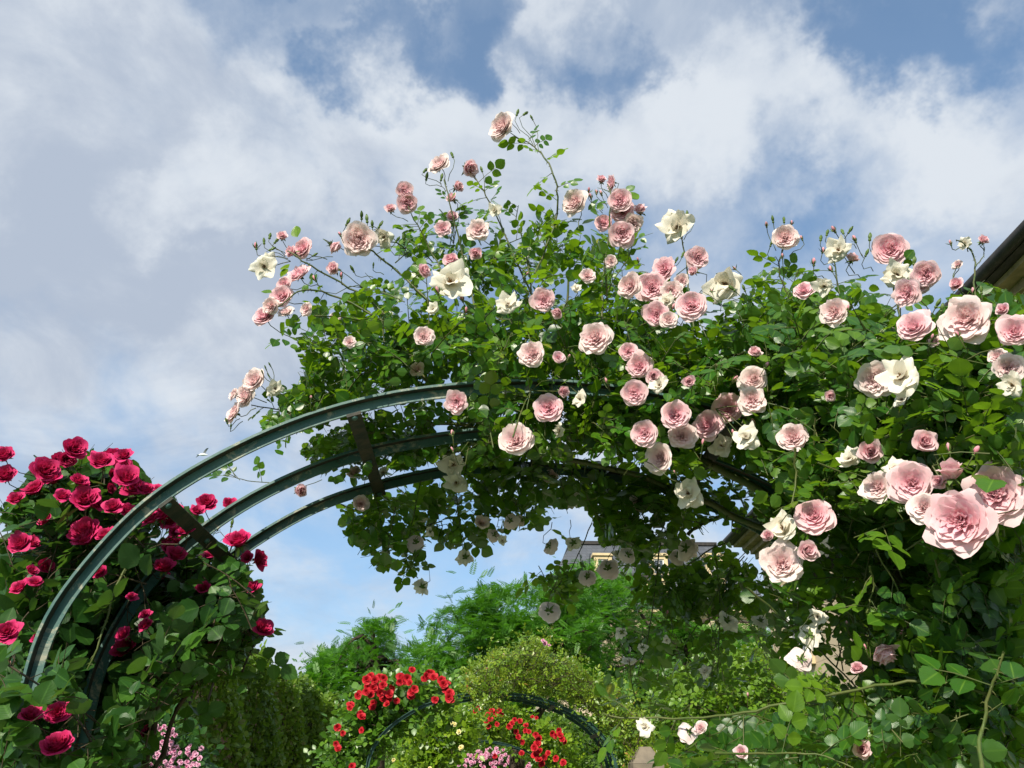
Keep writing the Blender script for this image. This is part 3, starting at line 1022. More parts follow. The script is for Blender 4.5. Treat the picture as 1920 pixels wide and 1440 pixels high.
def rows(txt):
    for it in txt.replace('\n', '').split('|'):
        w = it.split()
        if len(w) == 4:
            yield float(w[0]), float(w[1]), float(w[2]), w[3]


for x, y, d, t in rows(TOPB):
    hi = y < 480 or x < 560
    Yb = 2.0 if hi else float(ycrown(x, y)) - .05
    if 560 < x < 830 and y > 660: Yb = 2.0
    if x > 1380: Yb = 1.72
    if y > 860 and x < 900: Yb = 2.3
    top.bloom(x, y, d, t, Yb + rng.normal() * .015, to=TOPTO.get((x, y)), lean=(-.45, .15) if x < 620 and t != 'W' else ((-.35, .35) if (x, y) in ((823, 308), (940, 237), (1077, 380)) else None), behind=(d < 29 and t in 'PW'))
for x, y, d, t in rows(TOPBUD):
    Yb = 1.99 if (y < 480 or x < 560) else float(ycrown(x, y)) - .06
    if x > 1380 or (y > 780 and x > 830): Yb = min(Yb, 1.75)
    top.bloom(x, y, d, t, Yb, to=TOPTO.get((x, y)))
for x, y, d, t in rows("663 885 28 P|564 920 30 H|677 944 32 P|718 886 26 W|780 1019 34 Pk|805 998 20 Wk|872 1046 32 Wk|903 980 28 P|790 1101 30 Wk|958 978 30 Pk|976 977 22 Pk|925 1004 26 Pk|942 1014 20 W|1033 1025 32 Pk|1076 1019 30 Wk|1070 937 34 Wk|1203 944 46 P|1033 893 28 P|1175 1042 32 Pk|1290 1030 42 Pk"):
    top.bloom(x, y, d, t, 2.46 + rng.random() * .1, behind=(y < 960 and x > 1000))
top.finish()

# ---- the pink rose on the right leg, closest to the camera
rt = Plant('climbing_rose', (AX0 + AR + .05, 1.7, 0), 'glossy leaved pink climbing rose with the largest blooms, on the nearest arch\'s right leg', 'climbing rose', 'leaf_deep', 'pink climbing roses on the nearest arch', 'stem', LEAF_T)

rt.heart = (1720, 800)


def yright(x, y):
    return np.interp(x, [1330, 1450, 1600, 1750, 1920], [1.84, 1.74, 1.50, 1.32, 1.15]) + np.clip((y - 960) / 120, 0, 1) * .34 + np.clip((620 - y) / 150, 0, 1) * .25


B1 = [(1400, 560), (1420, 510), (1500, 500), (1560, 540), (1640, 540), (1690, 605), (1740, 610), (1790, 550), (1850, 530), (1925, 560), (1925, 1445), (1640, 1445), (1600, 1290), (1570, 1130), (1470, 1080), (1420, 960), (1390, 850), (1390, 680)]
B1in = [(1400, 600), (1500, 560), (1640, 600), (1925, 600), (1925, 1445), (1660, 1445), (1640, 1250), (1640, 1080), (1560, 1000), (1440, 930), (1390, 800)]
B1hi = [(1400, 560), (1560, 560), (1690, 620), (1800, 570), (1925, 580), (1925, 960), (1600, 960), (1430, 920), (1400, 800)]
B2 = [(1450, 1000), (1600, 1100), (1660, 1445), (1540, 1445), (1500, 1340), (1560, 1300), (1500, 1200), (1440, 1080)]
B3 = [(1200, 1445), (1260, 1380), (1350, 1345), (1480, 1320), (1600, 1300), (1640, 1445)]
B4 = [(1640, 1330), (1760, 1290), (1925, 1240), (1925, 1445), (1640, 1445)]
rt.sprigs(460, B1, yright, .75, .18, 5, (-.1, -.25, .5), size=.033)
rt.sprigs(270, B1in, lambda x, y: yright(x, y) + .25, .6, .2, 6, (0, -.1, .4), size=.038, rhi=.6)
rt.sprigs(190, B1hi, yright, .3, .16, 5, (-.1, -.3, .6), size=.031, rlo=.35)
rt.sprigs(20, B2, 1.75, .7, .2, 4, (-.3, -.2, .2), size=.036)
rt.sprigs(46, B3, 1.7, .6, .2, 4, (-.5, -.2, .1), size=.030, rhi=.75)
rt.sprigs(95, B4, 1.5, .5, .2, 4, (-.2, -.3, .5), size=.031, rhi=.7)
rt.sprigs(80, [(1850, 1000), (1925, 980), (1925, 1300), (1700, 1300), (1750, 1100)], 1.5, .5, .2, 5, (-.1, -.2, .5), size=.038, rhi=.6)
rt.shoot([(1850, 1300), (1770, 1277), (1640, 1284), (1520, 1312), (1420, 1332), (1320, 1346), (1200, 1350), (1130, 1338)], 1.45, .0032, 8, .034, Y2=1.75, rlo=.5, mat=1)
rt.shoot([(1840, 1445), (1838, 1370), (1858, 1300), (1880, 1220)], 1.3, .0036, 3, .045, mat=1)
rt.shoot([(1340, 1412), (1450, 1415), (1530, 1410), (1600, 1440)], 1.5, .0022, 4, .034, mat=1)
rt.shoot([(1900, 1250), (1850, 1160), (1820, 1090)], 1.55, .003, 4, .036, mat=1)
rt.shoot([(1640, 1030), (1700, 1130), (1690, 1200)], 1.5, .002, 5, .036, mat=1)
rt.shoot([(1490, 840), (1495, 900), (1480, 960)], 1.55, .0028, 6, .036, rlo=.5, mat=1)
rt.shoot([(1630, 1060), (1640, 1100), (1625, 1150)], 1.5, .0022, 4, .03, mat=1)
rt.shoot([(1700, 650), (1690, 590), (1675, 540), (1668, 500)], 1.75, .0035, 5, .036)
rt.shoot([(1560, 640), (1480, 560), (1455, 500), (1470, 460)], 1.85, .003, 6, .036)
rt.shoot([(1600, 620), (1570, 540), (1565, 490)], 1.8, .003, 5, .036)
rt.shoot([(1826, 560), (1828, 500), (1822, 465), (1795, 450)], 1.5, .0022, 0, mat=0)
rt.shoot([(1828, 500), (1846, 480), (1845, 455)], 1.5, .0014, 0)
rt.shoot([(1824, 475), (1812, 460), (1808, 452)], 1.5, .0013, 0)
rt.shoot([(1790, 590), (1785, 520), (1795, 497)], 1.5, .0016, 0)
rt.shoot([(1500, 1090), (1460, 1140), (1430, 1060)], 2.2, .002, 3, .03)
rt.shoot([(1400, 1100), (1480, 1170), (1560, 1240), (1640, 1330)], 2.1, .003, 6, .03, rhi=.4)
rt.shoot([(1760, 1445), (1740, 1300), (1690, 1120), (1660, 1000), (1600, 880)], 1.8, .012, 0, mat=2)
RTB = """1472 446 50 P|1572 469 46 W|1670 468 64 F|1682 515 54 W|1736 514 52 F|1700 549 50 F|1730 538 26 P|1506 544 38 F|1545 537 36 W|1564 585 56 P|1712 613 64 F|1812 597 88 P|1598 484 28 H|
1793 533 30 H|1844 450 24 H|1808 456 22 W|1795 496 20 P|1903 622 62 F|1640 712 68 P|1690 706 82 W|1690 749 36 W|1557 742 24 H|1890 690 50 P|1898 722 44 W|1487 820 56 P|1632 847 50 H|
1734 828 50 H|1645 911 58 P|1680 880 40 W|1711 907 80 F|1783 883 58 H|1760 903 32 H|1733 950 60 P|1866 927 104 F|1800 977 112 F|1526 966 70 F|1468 990 66 W|1467 1058 74 P|1514 1033 46 H|1440 1004 28 H|
1592 861 44 W|1415 660 28 H|1880 580 28 H|1731 591 29 H|1752 640 26 P|1870 668 34 P"""
RTBUD = """1437 421 15 B|1484 418 14 B|1503 446 14 B|1467 480 14 B|1543 469 17 B|1563 430 20 B|1602 448 21 B|1526 491 21 B|1558 504 19 B|1530 537 15 B|1590 578 17 B|1748 632 17 B|1824 545 17 B|1782 455 15 B|1437 685 21 B|
1779 840 26 B|1830 845 28 B|1795 627 20 B|1878 604 18 B|1690 1186 17 B|1622 1213 15 B|1402 1303 13 B|1668 922 20 B|1535 1187 12 B|1588 1168 12 B|
1449 412 13 G|1470 413 13 G|1539 447 15 G|1551 437 14 G|1580 435 14 G|1594 432 14 G|1631 445 17 G|1625 475 14 G|1714 490 17 G|1446 457 12 G|1758 570 18 G|1766 578 16 G|1840 545 14 G"""
RTO = {(1437, 421): (1455, 470), (1449, 412): (1458, 460), (1470, 413): (1465, 460), (1484, 418): (1470, 465), (1472, 446): (1462, 490), (1503, 446): (1480, 480), (1844, 450): (1845, 470), (1808, 456): (1815, 472), (1782, 455): (1805, 466), (1795, 496): (1788, 520)}
for x, y, d, t in rows(RTB):
    Yb = float(yright(x, min(y, 960))) - .05
    if y < 500 and x < 1700: Yb = 1.82
    if x > 1770 and y < 520: Yb = 1.5
    if d > 80 and x > 1700: Yb = 1.24
    if (x, y) == (1690, 706): Yb -= .05
    if d < 35 and t == 'P': Yb += .05
    rt.bloom(x, y, d, t, Yb + rng.normal() * .012, to=RTO.get((x, y)))
for x, y, d, t in rows(RTBUD):
    Yb = float(yright(x, y)) - .06
    if y < 515 and x < 1650: Yb = 1.82
    if x > 1770 and y < 520: Yb = 1.5
    rt.bloom(x, y, d, t, Yb, to=RTO.get((x, y)))
for x, y, d, t in rows("1520 1191 46 Wk|1533 1156 34 W|1608 1253 30 H|1390 1410 30 H|1617 1405 40 H|1500 1238 44 Pk|1210 1363 34 W|1290 1375 36 Pk|1313 1364 28 P"):
    rt.bloom(x, y, d, t, 1.72)
rt.bloom(1658, 1224, 56, 'H', 1.55, axis=(.25, -.35, -.9))
rt.finish()

# ---- the shaded curtain of the same rose, hanging beyond the hoops
cu = Plant('climbing_rose', (.9, 3.0, 0), 'shaded rose curtain hanging under the nearest arch, before the slate roofed house', 'climbing rose', 'leaf', 'pink climbing roses on the nearest arch', 'stem')
C1 = [(1130, 1010), (1300, 1000), (1400, 1030), (1450, 1080), (1440, 1150), (1380, 1160), (1300, 1170), (1200, 1120), (1150, 1060)]
C2 = [(1180, 1110), (1400, 1110), (1480, 1150), (1470, 1240), (1400, 1290), (1250, 1310), (1180, 1300), (1160, 1200)]
C3 = [(1010, 1090), (1080, 1050), (1120, 1070), (1090, 1120), (1030, 1140)]
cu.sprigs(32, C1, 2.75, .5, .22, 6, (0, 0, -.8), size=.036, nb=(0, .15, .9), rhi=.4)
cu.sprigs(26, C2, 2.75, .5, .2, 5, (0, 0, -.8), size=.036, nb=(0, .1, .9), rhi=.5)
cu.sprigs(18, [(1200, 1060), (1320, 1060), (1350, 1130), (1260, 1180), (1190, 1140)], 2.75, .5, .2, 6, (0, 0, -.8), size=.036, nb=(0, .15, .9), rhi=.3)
cu.sprigs(9, C3, 2.7, .3, .15, 4, (0, 0, -.8), size=.034, nb=(0, .15, .9))
cu.sprigs(12, [(1400, 1050), (1470, 1080), (1540, 1150), (1560, 1260), (1470, 1240), (1440, 1150)], 2.3, .4, .2, 5, (.4, 0, -.6), size=.034, nb=(0, .15, .9), rhi=.4)
cu.shoot([(1110, 980), (1085, 1040), (1060, 1090), (1020, 1120)], 2.75, .0022, 5, .034, nb=(0, .2, .9))
cu.shoot([(1290, 1060), (1330, 1030), (1375, 1012), (1392, 985)], 2.6, .0030, 2, .03, rhi=.3)
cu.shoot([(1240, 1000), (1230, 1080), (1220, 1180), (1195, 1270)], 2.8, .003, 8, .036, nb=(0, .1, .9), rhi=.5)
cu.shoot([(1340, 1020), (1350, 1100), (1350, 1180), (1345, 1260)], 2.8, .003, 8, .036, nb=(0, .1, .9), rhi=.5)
cu.shoot([(1180, 1240), (1185, 1290), (1200, 1330)], 2.6, .002, 4, .04, rlo=.6)
cu.shoot([(1010, 1060), (1030, 1100), (1060, 1125)], 2.6, .0015, 4, .036, rlo=.8)
for x, y, d, t in rows("1100 1083 32 Pk|1140 1068 40 Pk|1030 1148 42 Pk|1178 1240 28 W|1165 1186 22 Wk|1250 1200 16 W|1363 1165 38 Wk|1322 1258 26 W|1270 1045 30 Pk|1160 1040 26 Wk|1425 1165 30 Wk|1250 1150 18 B|1205 1215 20 Wk"):
    cu.bloom(x, y, d, t, 2.66 + rng.random() * .08)
cu.finish()

# ---- crimson rose on the left leg
cr = Plant('climbing_rose', (-1.05, 2.2, 0), 'crimson climbing rose with cabbage blooms on the left leg of the nearest arch', 'climbing rose', 'leaf_crimson', None, 'cane', LEAF_T)
L1 = [(-10, 950), (30, 940), (60, 890), (140, 855), (230, 850), (290, 925), (360, 960), (430, 1010), (470, 1055), (495, 1140), (500, 1200), (440, 1265), (400, 1260), (330, 1300), (290, 1360), (270, 1445), (-10, 1445)]
L2 = [(-10, 1190), (70, 1200), (110, 1215), (140, 1300), (180, 1330), (240, 1350), (230, 1445), (-10, 1445)]
L3 = [(300, 1040), (430, 1030), (480, 1100), (490, 1190), (430, 1250), (330, 1240), (290, 1300), (240, 1445), (160, 1445), (200, 1250)]
cr.heart = (230, 1090)
cr.sprigs(200, L1, 2.0, .75, .22, 4, (-.1, -.2, .5), size=.050, rlo=.1)
cr.sprigs(170, [(-10, 1010), (200, 1000), (330, 1090), (460, 1120), (440, 1230), (280, 1330), (250, 1445), (-10, 1445)], 2.25, .6, .22, 5, (-.1, -.1, .4), size=.050, rhi=.5)
cr.sprigs(110, L3, 2.4, .5, .2, 5, (0, 0, -.3), size=.054, nb=(.2, .1, .8), rhi=.35)
cr.sprigs(46, L2, 1.62, .25, .2, 4, (0, -.3, .5), size=.050, rlo=.2, nb=(-.2, -.5, .8))
cr.sprigs(40, [(-10, 960), (60, 900), (150, 870), (260, 880), (330, 970), (250, 1000), (60, 1000)], 1.98, .3, .16, 3, (-.1, -.3, .8), size=.052, rlo=.4)
cr.shoot([(235, 1010), (240, 1060), (210, 1110), (195, 1180), (165, 1255)], 2.0, .004, 3, .05, mat=1)
cr.shoot([(290, 1445), (330, 1330), (400, 1230), (450, 1140)], 2.5, .008, 3, .05)
cr.shoot([(270, 1445), (300, 1300), (350, 1180)], 2.45, .010, 2, .05)
cr.shoot([(440, 1010), (425, 1050), (400, 1090)], 2.4, .0025, 3, .045)
cr.shoot([(455, 1260), (480, 1200), (492, 1185)], 2.45, .003, 3, .05)
CRB = """140 842 46|8 853 38|10 890 42|87 882 52|98 898 40|65 916 46|190 864 46|232 853 34|212 858 40|231 874 36|238 897 50|253 913 46|274 918 34|293 920 30|147 900 30|160 935 52|178 943 36|212 950 38|240 958 34|
158 996 60|161 1010 46|38 1019 46|36 1102 34|67 1093 30|13 1184 48|73 1196 28|107 1338 46|58 1340 40|107 1396 60|233 1213 48|307 1062 42|331 1040 40|187 1073 30|300 965 40|318 975 44|282 972 36|347 995 30|369 958 26|387 942 40|431 945 28|447 1013 50|487 1049 36|
463 1046 26|471 1102 32|493 1178 42|400 1213 32|393 1042 26|278 1371 28|30 935 32|196 1003 34|118 930 34|60 1070 24|330 960 34"""
for w in CRB.replace('\n', '').split('|'):
    x, y, d = map(float, w.split())
    Yb = 1.98
    if y > 1300 or x < 20 and y > 1150: Yb = 1.62
    if x > 290 and y < 1050: Yb = 2.12
    if x > 430: Yb = 2.42
    if (x, y) in ((400, 1213), (278, 1371), (393, 1042)): Yb = 2.5
    if (x, y) in ((307, 1062), (331, 1040)): Yb = 2.15
    if (x, y) in ((233, 1213),): Yb = 2.2
    cr.bloom(x, y, d, 'C', Yb + rng.normal() * .02, lean=(rng.normal() * .4, .35), stem=True)
ext = sample_poly([(10, 900), (120, 860), (250, 880), (330, 980), (420, 1040), (470, 1120), (420, 1200), (300, 1220), (200, 1180), (0, 1180)], 26)
for x, y in ext:
    if min(seg_dist(np.array([x]), np.array([y]), BARE[0][0])[0], 99) > 34:
        cr.bloom(x, y, 20 + 14 * rng.random(), 'C', (2.0 if x < 300 else 2.3) + rng.random() * .1, lean=(rng.normal() * .4, .3))
for x, y, d, t in rows("435 982 14 G|340 1075 10 G|20 1244 18 B|158 1170 16 B"):
    cr.bloom(x, y, d, t, 2.35)
cr.finish()

# ------------------------------------------------------------------ roses and shrubs round the farther arches
def rambler(label, poly, Y, thick, n, leaf, size, base, blooms='', btyp='R', bY=None, k=5, L=.3, pref=(0, -.2, .6), name='climbing_rose', cat='climbing rose', bcount=0, bpoly=None, bd=(8, 13), rlo=0., rhi=1., dark=None, nb=(-.1, -.5, .75), narrow=False):
    p = Plant(name, base, label, cat, leaf, None, 'cane', LEAF_N if narrow else LEAF_S)
    p.sprigs(n, poly, Y, thick, L, k, pref, size, nb, jit=.8, pairs=2, stemr=.004, rachis=False, rlo=rlo, rhi=rhi, leak=.45)
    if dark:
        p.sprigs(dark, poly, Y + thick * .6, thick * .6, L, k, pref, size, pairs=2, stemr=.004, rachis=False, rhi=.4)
    bY = Y - .05 if bY is None else bY
    for w in blooms.replace('\n', '').split('|'):
        q = w.split()
        if len(q) == 3:
            p.bloom(float(q[0]), float(q[1]), float(q[2]), btyp, bY + rng.normal() * .05, stem=False)
    if bcount:
        for x, y in sample_poly(bpoly, bcount):
            p.bloom(x, y, bd[0] + rng.random() * (bd[1] - bd[0]), btyp, bY + rng.random() * .3, stem=False)
    for i in range(4):
        qs = sample_poly(poly, 12)
        q = qs[np.argmax(qs[:, 1])]
        e = at(q[0], q[1], Y + thick * .6)
        b = np.array([e[0] + rng.normal() * .1, e[1] + .1, 0.])
        t = np.linspace(0, 1, 7)[:, None]
        pts = b + (e - b) * t
        pts[:, 0] += .12 * np.sin(t[:, 0] * 5 + i)
        p.S.tube(pts, np.linspace(.018, .006, 7), 5)
    p.finish(bare=False)
    return p


REDB = """688 1275 15|695 1268 13|703 1276 15|712 1270 14|720 1272 12|690 1288 14|700 1290 16|710 1292 15|718 1285 13|687 1297 13|696 1302 13|713 1300 14|722 1304 15|730 1302 14|736 1290 13|728 1312 13|718 1310 12|
752 1270 15|758 1276 16|764 1272 14|750 1279 12|768 1280 11|800 1268 13|808 1264 15|813 1270 14|796 1272 11|803 1262 11|828 1275 14|832 1283 14|838 1280 12|836 1292 13|843 1300 15|842 1308 14|846 1312 11|
772 1297 14|777 1292 13|770 1305 13|658 1322 13|656 1327 10|671 1304 12|673 1300 10|678 1344 14|676 1338 12|700 1318 11|698 1326 12|725 1320 11|744 1314 10|633 1364 12|643 1375 9|678 1370 10|630 1395 10|634 1404 12|773 1256 11|816 1312 12|660 1437 11"""
rambler('climbing rose with clusters of scarlet blooms on the left shoulder of the second arch', [(605, 1445), (625, 1385), (640, 1335), (665, 1305), (700, 1285), (760, 1265), (830, 1275), (850, 1300), (880, 1315), (790, 1345), (730, 1390), (700, 1445)], 8.93, .7, 260, 'leaf_mid', .075, (-1.1, 9.2, 0), REDB, 'R', 8.72, rlo=.15, dark=90)
rambler('bushy orange tipped climbing rose over the top and right of the second arch', [(855, 1290), (880, 1245), (905, 1250), (925, 1215), (955, 1225), (985, 1190), (1020, 1195), (1045, 1235), (1075, 1228), (1110, 1270), (1150, 1275), (1170, 1310), (1220, 1350), (1230, 1400), (1260, 1445), (1180, 1445), (1165, 1390), (1110, 1335), (1060, 1312), (1015, 1303), (985, 1296), (950, 1300), (940, 1330), (890, 1322)], 8.6, 1.0, 640, 'leaf_orange', .042, (1.35, 9.2, 0), '1022 1206 10|1018 1201 8|1030 1210 8', 'L', 8.5, dark=330, narrow=True, L=.42)
rambler('yellow green climbing rose with a few lemon blooms, seen inside the second arch', [(750, 1445), (765, 1400), (790, 1355), (830, 1330), (870, 1330), (890, 1345), (905, 1400), (870, 1400), (830, 1445)], 12.2, 1.0, 240, 'leaf_yellow', .085, (-1.0, 12.6, 0), '852 1358 9|860 1372 10|864 1402 10|770 1362 8|738 1425 8|806 1440 7|848 1356 7|866 1400 8', 'Y', 12.0, dark=60)
rambler('scarlet climbing rose on the right shoulder of the third arch, seen through the second arch', [(880, 1335), (960, 1325), (1050, 1370), (1085, 1410), (1090, 1445), (1010, 1445), (1000, 1420), (950, 1392), (890, 1392)], 17.75, 1.0, 170, 'leaf_yellow', .09, (1.3, 17.4, 0), """894 1330 9|890 1336 8|898 1327 8|915 1340 9|922 1332 9|930 1338 10|936 1332 9|940 1340 9|912 1352 10|920 1348 9|916 1362 9|932 1358 8|908 1346 8|955 1362 10|960 1356 9|965 1350 8|975 1352 9|986 1360 9|
1005 1378 10|1010 1384 11|1008 1394 12|1002 1402 12|1012 1408 11|1004 1416 13|1010 1424 12|1016 1432 11|1022 1420 10|1028 1412 9|1036 1376 10|1042 1380 9|1048 1370 10|1050 1378 11|1054 1386 10|1060 1392 9|1042 1422 10|1056 1430 11|980 1392 9|972 1382 9|968 1372 9|985 1370 8|992 1372 8|978 1412 9|998 1344 6|1006 1346 6|928 1418 8""", 'R', 17.4, rlo=.2, dark=120)
rambler('dark leafy shrub closing the view through the arches', [(700, 1445), (740, 1390), (800, 1345), (880, 1315), (980, 1310), (1060, 1340), (1120, 1390), (1140, 1445)], 29.5, 1.5, 300, 'leaf_hedge', .15, (.9, 30, 0), rhi=.5, name='garden_bush', cat='bush')
rambler('pale pink rambling rose round the farthest arch', [(850, 1445), (870, 1405), (900, 1393), (950, 1398), (1000, 1425), (1015, 1445)], 27.2, 1.0, 110, 'leaf_mid', .12, (.2, 27.8, 0), '', 'L', 26.9, bcount=95, bpoly=[(855, 1442), (875, 1412), (905, 1400), (950, 1405), (995, 1430), (1005, 1442)], bd=(5, 9), dark=40)
rambler('lilac pink rambling rose with small cluster blooms behind the crimson rose', [(265, 1445), (280, 1350), (305, 1335), (340, 1385), (380, 1400), (385, 1445)], 5.2, .5, 60, 'leaf_crimson', .05, (-2.0, 5.6, 0), '', 'L', 5.05, bcount=90, bpoly=[(272, 1442), (282, 1352), (300, 1338), (322, 1365), (345, 1395), (378, 1402), (375, 1442)], bd=(7, 11), dark=20)
rambler('yellow green bush below the pale stone house, right of the second arch', [(1185, 1330), (1260, 1262), (1330, 1225), (1440, 1215), (1470, 1260), (1560, 1270), (1640, 1330), (1660, 1445), (1230, 1445)], 10.5, 1.3, 520, 'leaf_yellow', .07, (2.6, 11.2, 0), name='garden_bush', cat='bush', rhi=.7, dark=330)
rambler('mid green bush behind the yellow green one, right of the second arch', [(1150, 1330), (1170, 1280), (1260, 1240), (1300, 1290), (1230, 1420), (1180, 1445), (1150, 1445)], 12.6, 1.2, 220, 'leaf_mid', .08, (1.9, 13.2, 0), name='garden_bush', cat='bush', rhi=.6, dark=120)

# ------------------------------------------------------------------ trees
def locust(label, poly, Y, spread, ncl, foot, nf=95, fl=.27, cr_h=.62, cr_v=.22):
    base = np.array([foot, Y, 0.])
    t = thing('locust_tree', base, label, 'tree', 'feathery trees beyond the arches')
    c = sample_poly(poly, ncl)
    C = at(c[:, 0], c[:, 1], Y + (rng.random(ncl) - .4) * spread)
    zmax = C[:, 2].max()
    axis_xy = np.array([foot, Y])
    loc = np.repeat(C, nf, 0)
    g = rng.normal(size=loc.shape)
    loc = loc + g * np.array([cr_h * .5, cr_h * .5, cr_v * .6])
    out = np.stack([loc[:, 0] - axis_xy[0], loc[:, 1] - axis_xy[1], np.zeros(len(loc))], 1)
    T = unit(unit(out) * .45 + rng.normal(size=loc.shape) * np.array([.7, .7, .42]) + np.array([0, 0, .12]))
    Nn = unit(np.array([0, -.1, 1.]) + rng.normal(size=loc.shape) * .45)
    Nn = unit(Nn - T * (Nn * T).sum(-1, keepdims=True))
    x, y, _ = proj(loc + T * fl * .5)
    keep = in_poly(x, y, poly) | (rng.random(len(x)) < .10)
    loc, T, Nn = loc[keep], T[keep], Nn[keep]
    rd = np.clip(np.repeat(rng.random(ncl), nf)[keep] * .5 + rng.random(len(loc)) * .5, 0, 1)
    a = Acc()
    tv, tf, ta = FROND
    a.stamp(tv, tf, ta, np.stack([np.cross(T, Nn), T, Nn], -1), loc, fl * (.7 + .6 * rng.random(len(loc))), rd)
    a.build('crown', [M['leaf_tree']], t)
    b = Acc()
    h = C[:, 2].min() + .45 * (zmax - C[:, 2].min())
    k = np.linspace(0, 1, 8)
    trunk = np.stack([foot + .25 * np.sin(k * 3), Y + .15 * np.sin(k * 4 + 1), h * k], 1)
    b.tube(trunk, .24 - .13 * k, 9)
    for i in rng.permutation(ncl)[:min(ncl, 34)]:
        s0 = trunk[-1 - rng.integers(0, 4)]
        e = C[i]
        q = s0 + (e - s0) * np.linspace(0, 1, 6)[:, None]
        q[:, 2] += .35 * np.sin(np.linspace(0, math.pi, 6)) * rng.normal()
        q[1:-1] += rng.normal(size=(4, 3)) * .10
        b.tube(q, np.linspace(.075, .014, 6), 6)
    b.build('trunk', [M['bark']], t)
    return t


locust('smaller feathery tree with layered branches, between the hedge and the big tree', [(560, 1292), (582, 1245), (600, 1220), (640, 1205), (660, 1180), (700, 1158), (742, 1160), (735, 1190), (765, 1230), (780, 1290), (745, 1320), (660, 1330), (600, 1310)], 21, 3, 44, at(690, 1400, 21)[0])
locust('big bright green feathery tree, tallest over the second arch', [(745, 1300), (750, 1230), (775, 1195), (795, 1158), (830, 1140), (862, 1128), (905, 1122), (885, 1098), (945, 1092), (985, 1082), (1010, 1090), (1060, 1058), (1110, 1090), (1130, 1180), (1110, 1330), (800, 1320)], 20, 4.0, 112, at(950, 1400, 20)[0])
locust('feathery tree standing before the slate roofed house', [(1040, 1100), (1080, 1050), (1120, 1048), (1170, 1060), (1195, 1100), (1260, 1150), (1330, 1175), (1440, 1160), (1460, 1200), (1430, 1255), (1330, 1250), (1250, 1270), (1150, 1290), (1080, 1260)], 25, 4, 115, at(1300, 1400, 25)[0], nf=80)
locust('sparse dark feathery tree at the foot of the slate roofed house, low over the bushes', [(1060, 1330), (1110, 1250), (1200, 1230), (1300, 1260), (1450, 1240), (1470, 1330), (1280, 1340)], 23, 3, 36, at(1380, 1420, 23)[0], nf=60)


def hedge(label, A, B, depth, h, n, leaf, size, lump=.12):
    """clipped hedge from A to B (ground points), leaves through the outer shell round a twiggy core"""
    A, B = np.array([*A, 0.]), np.array([*B, 0.])
    u = unit(B - A)
    v = np.array([-u[1], u[0], 0])
    L = np.linalg.norm(B - A)
    t = thing('hedge', A, label, 'hedge')
    s = rng.random(n) * L
    w = rng.random(n)
    top_ = rng.random(n) < .3
    wav = lump * (np.sin(s * 2.1) + .6 * np.sin(s * 5.3 + 1) + .5 * np.sin(s * 11 + 2))
    z = np.where(top_, h + wav * .8 + rng.normal(size=n) * .07, h * w + wav * .3)
    o = np.where(top_, rng.random(n) * depth, np.abs(rng.normal(size=n)) * .09 + .08 * np.sin(s * 3.3 + z * 4))
    P = A + u * s[:, None] + v * o[:, None]
    P[:, 2] = z
    T = unit(rng.normal(size=P.shape) + np.array([0, 0, .3]))
    Nn = unit(np.where(top_[:, None], np.array([0, 0, 1.]), -v * .8 + np.array([0, 0, .5])) + rng.normal(size=P.shape) * .55)
    Nn = unit(Nn - T * (Nn * T).sum(-1, keepdims=True))
    a = Acc()
    tv, tf, ta = LEAF_S
    a.stamp(tv, tf, ta, np.stack([np.cross(T, Nn), T, Nn], -1), P, size * (.6 + .8 * rng.random(n)), np.clip(.5 + .25 * np.sin(s * 1.7 + z * 2) + rng.normal(size=n) * .22, 0, 1))
    a.build('foliage', [M[leaf]], t)
    b = Acc()
    for i in range(int(L * 5)):
        q = A + u * rng.random() * L + v * (.2 + rng.random() * (depth - .3))
        e = q + rng.normal(size=3) * [.2, .2, 0] + [0, 0, h * .95]
        b.tube([q, (q + e) / 2 + rng.normal(size=3) * .08, e], [.03, .022, .01], 5)
    core = Acc()
    Mx = np.stack([u, v, np.array([0, 0, 1.])], 1)
    b.box((0.1, .22, 0), (L - .1, depth - .1, h - .25), M=Mx, o=A)
    b.build('branches', [M['bark']], t)
    return t


H1, H2 = at_z(330, 1162, 3.1), at_z(662, 1340, 3.1)
hedge('tall clipped olive green hedge along the left of the path, behind the crimson rose', H1[:2] - .0 * H2[:2], H2[:2], 1.2, 3.1, 46000, 'leaf_hedge', .085)
hedge('far clipped hedge closing the view behind the arches', (-9, 36), (16, 38), 1.5, 4.3, 30000, 'leaf_mid', .17)

# ------------------------------------------------------------------ buildings
def obox(acc, o, ux, uy, lo, hi, mat=0):
    acc.box(lo, hi, mat, None, np.stack([ux, uy, np.array([0, 0, 1.])], 1), o)


# far house with slate mansard
YB = 46.0
xl, xr = at(1010, 1140, YB)[0], at(1447, 1140, YB)[0]
zc = at(1300, 1146, YB)[2]
zb = at(1300, 1083, YB + .9)[2]
zt = at(1300, 1023, YB + 2.2)[2]
bld = thing('slate_roofed_house', (xl, YB, 0), 'distant cream stone house with a steep grey slate roof and dormer windows', 'house')
a = Acc()
a.box((xl + .4, YB + .35, 0), (xr - .4, YB + 11, zc - .35))
a.build('wall', [M['stone']], bld, smooth=False)
a = Acc()
for i, (z0, z1, e) in enumerate(((zc - .35, zc - .2, .12), (zc - .2, zc - .06, .3), (zc - .06, zc + .06, .45))):
    a.box((xl + .4 - e, YB + .35 - e, z0), (xr - .4 + e, YB + 11 + e, z1))
a.build('cornice', [M['trim']], bld, smooth=False)
ROOF = ((zc + .06, 0.), (zb, .75), (zb + .12, .95), (zt, 2.2))


def ring(z, e):
    return np.array([(xl + e, YB + e, z), (xr - e, YB + e, z), (xr - e, YB + 11 - e, z), (xl + e, YB + 11 - e, z)])


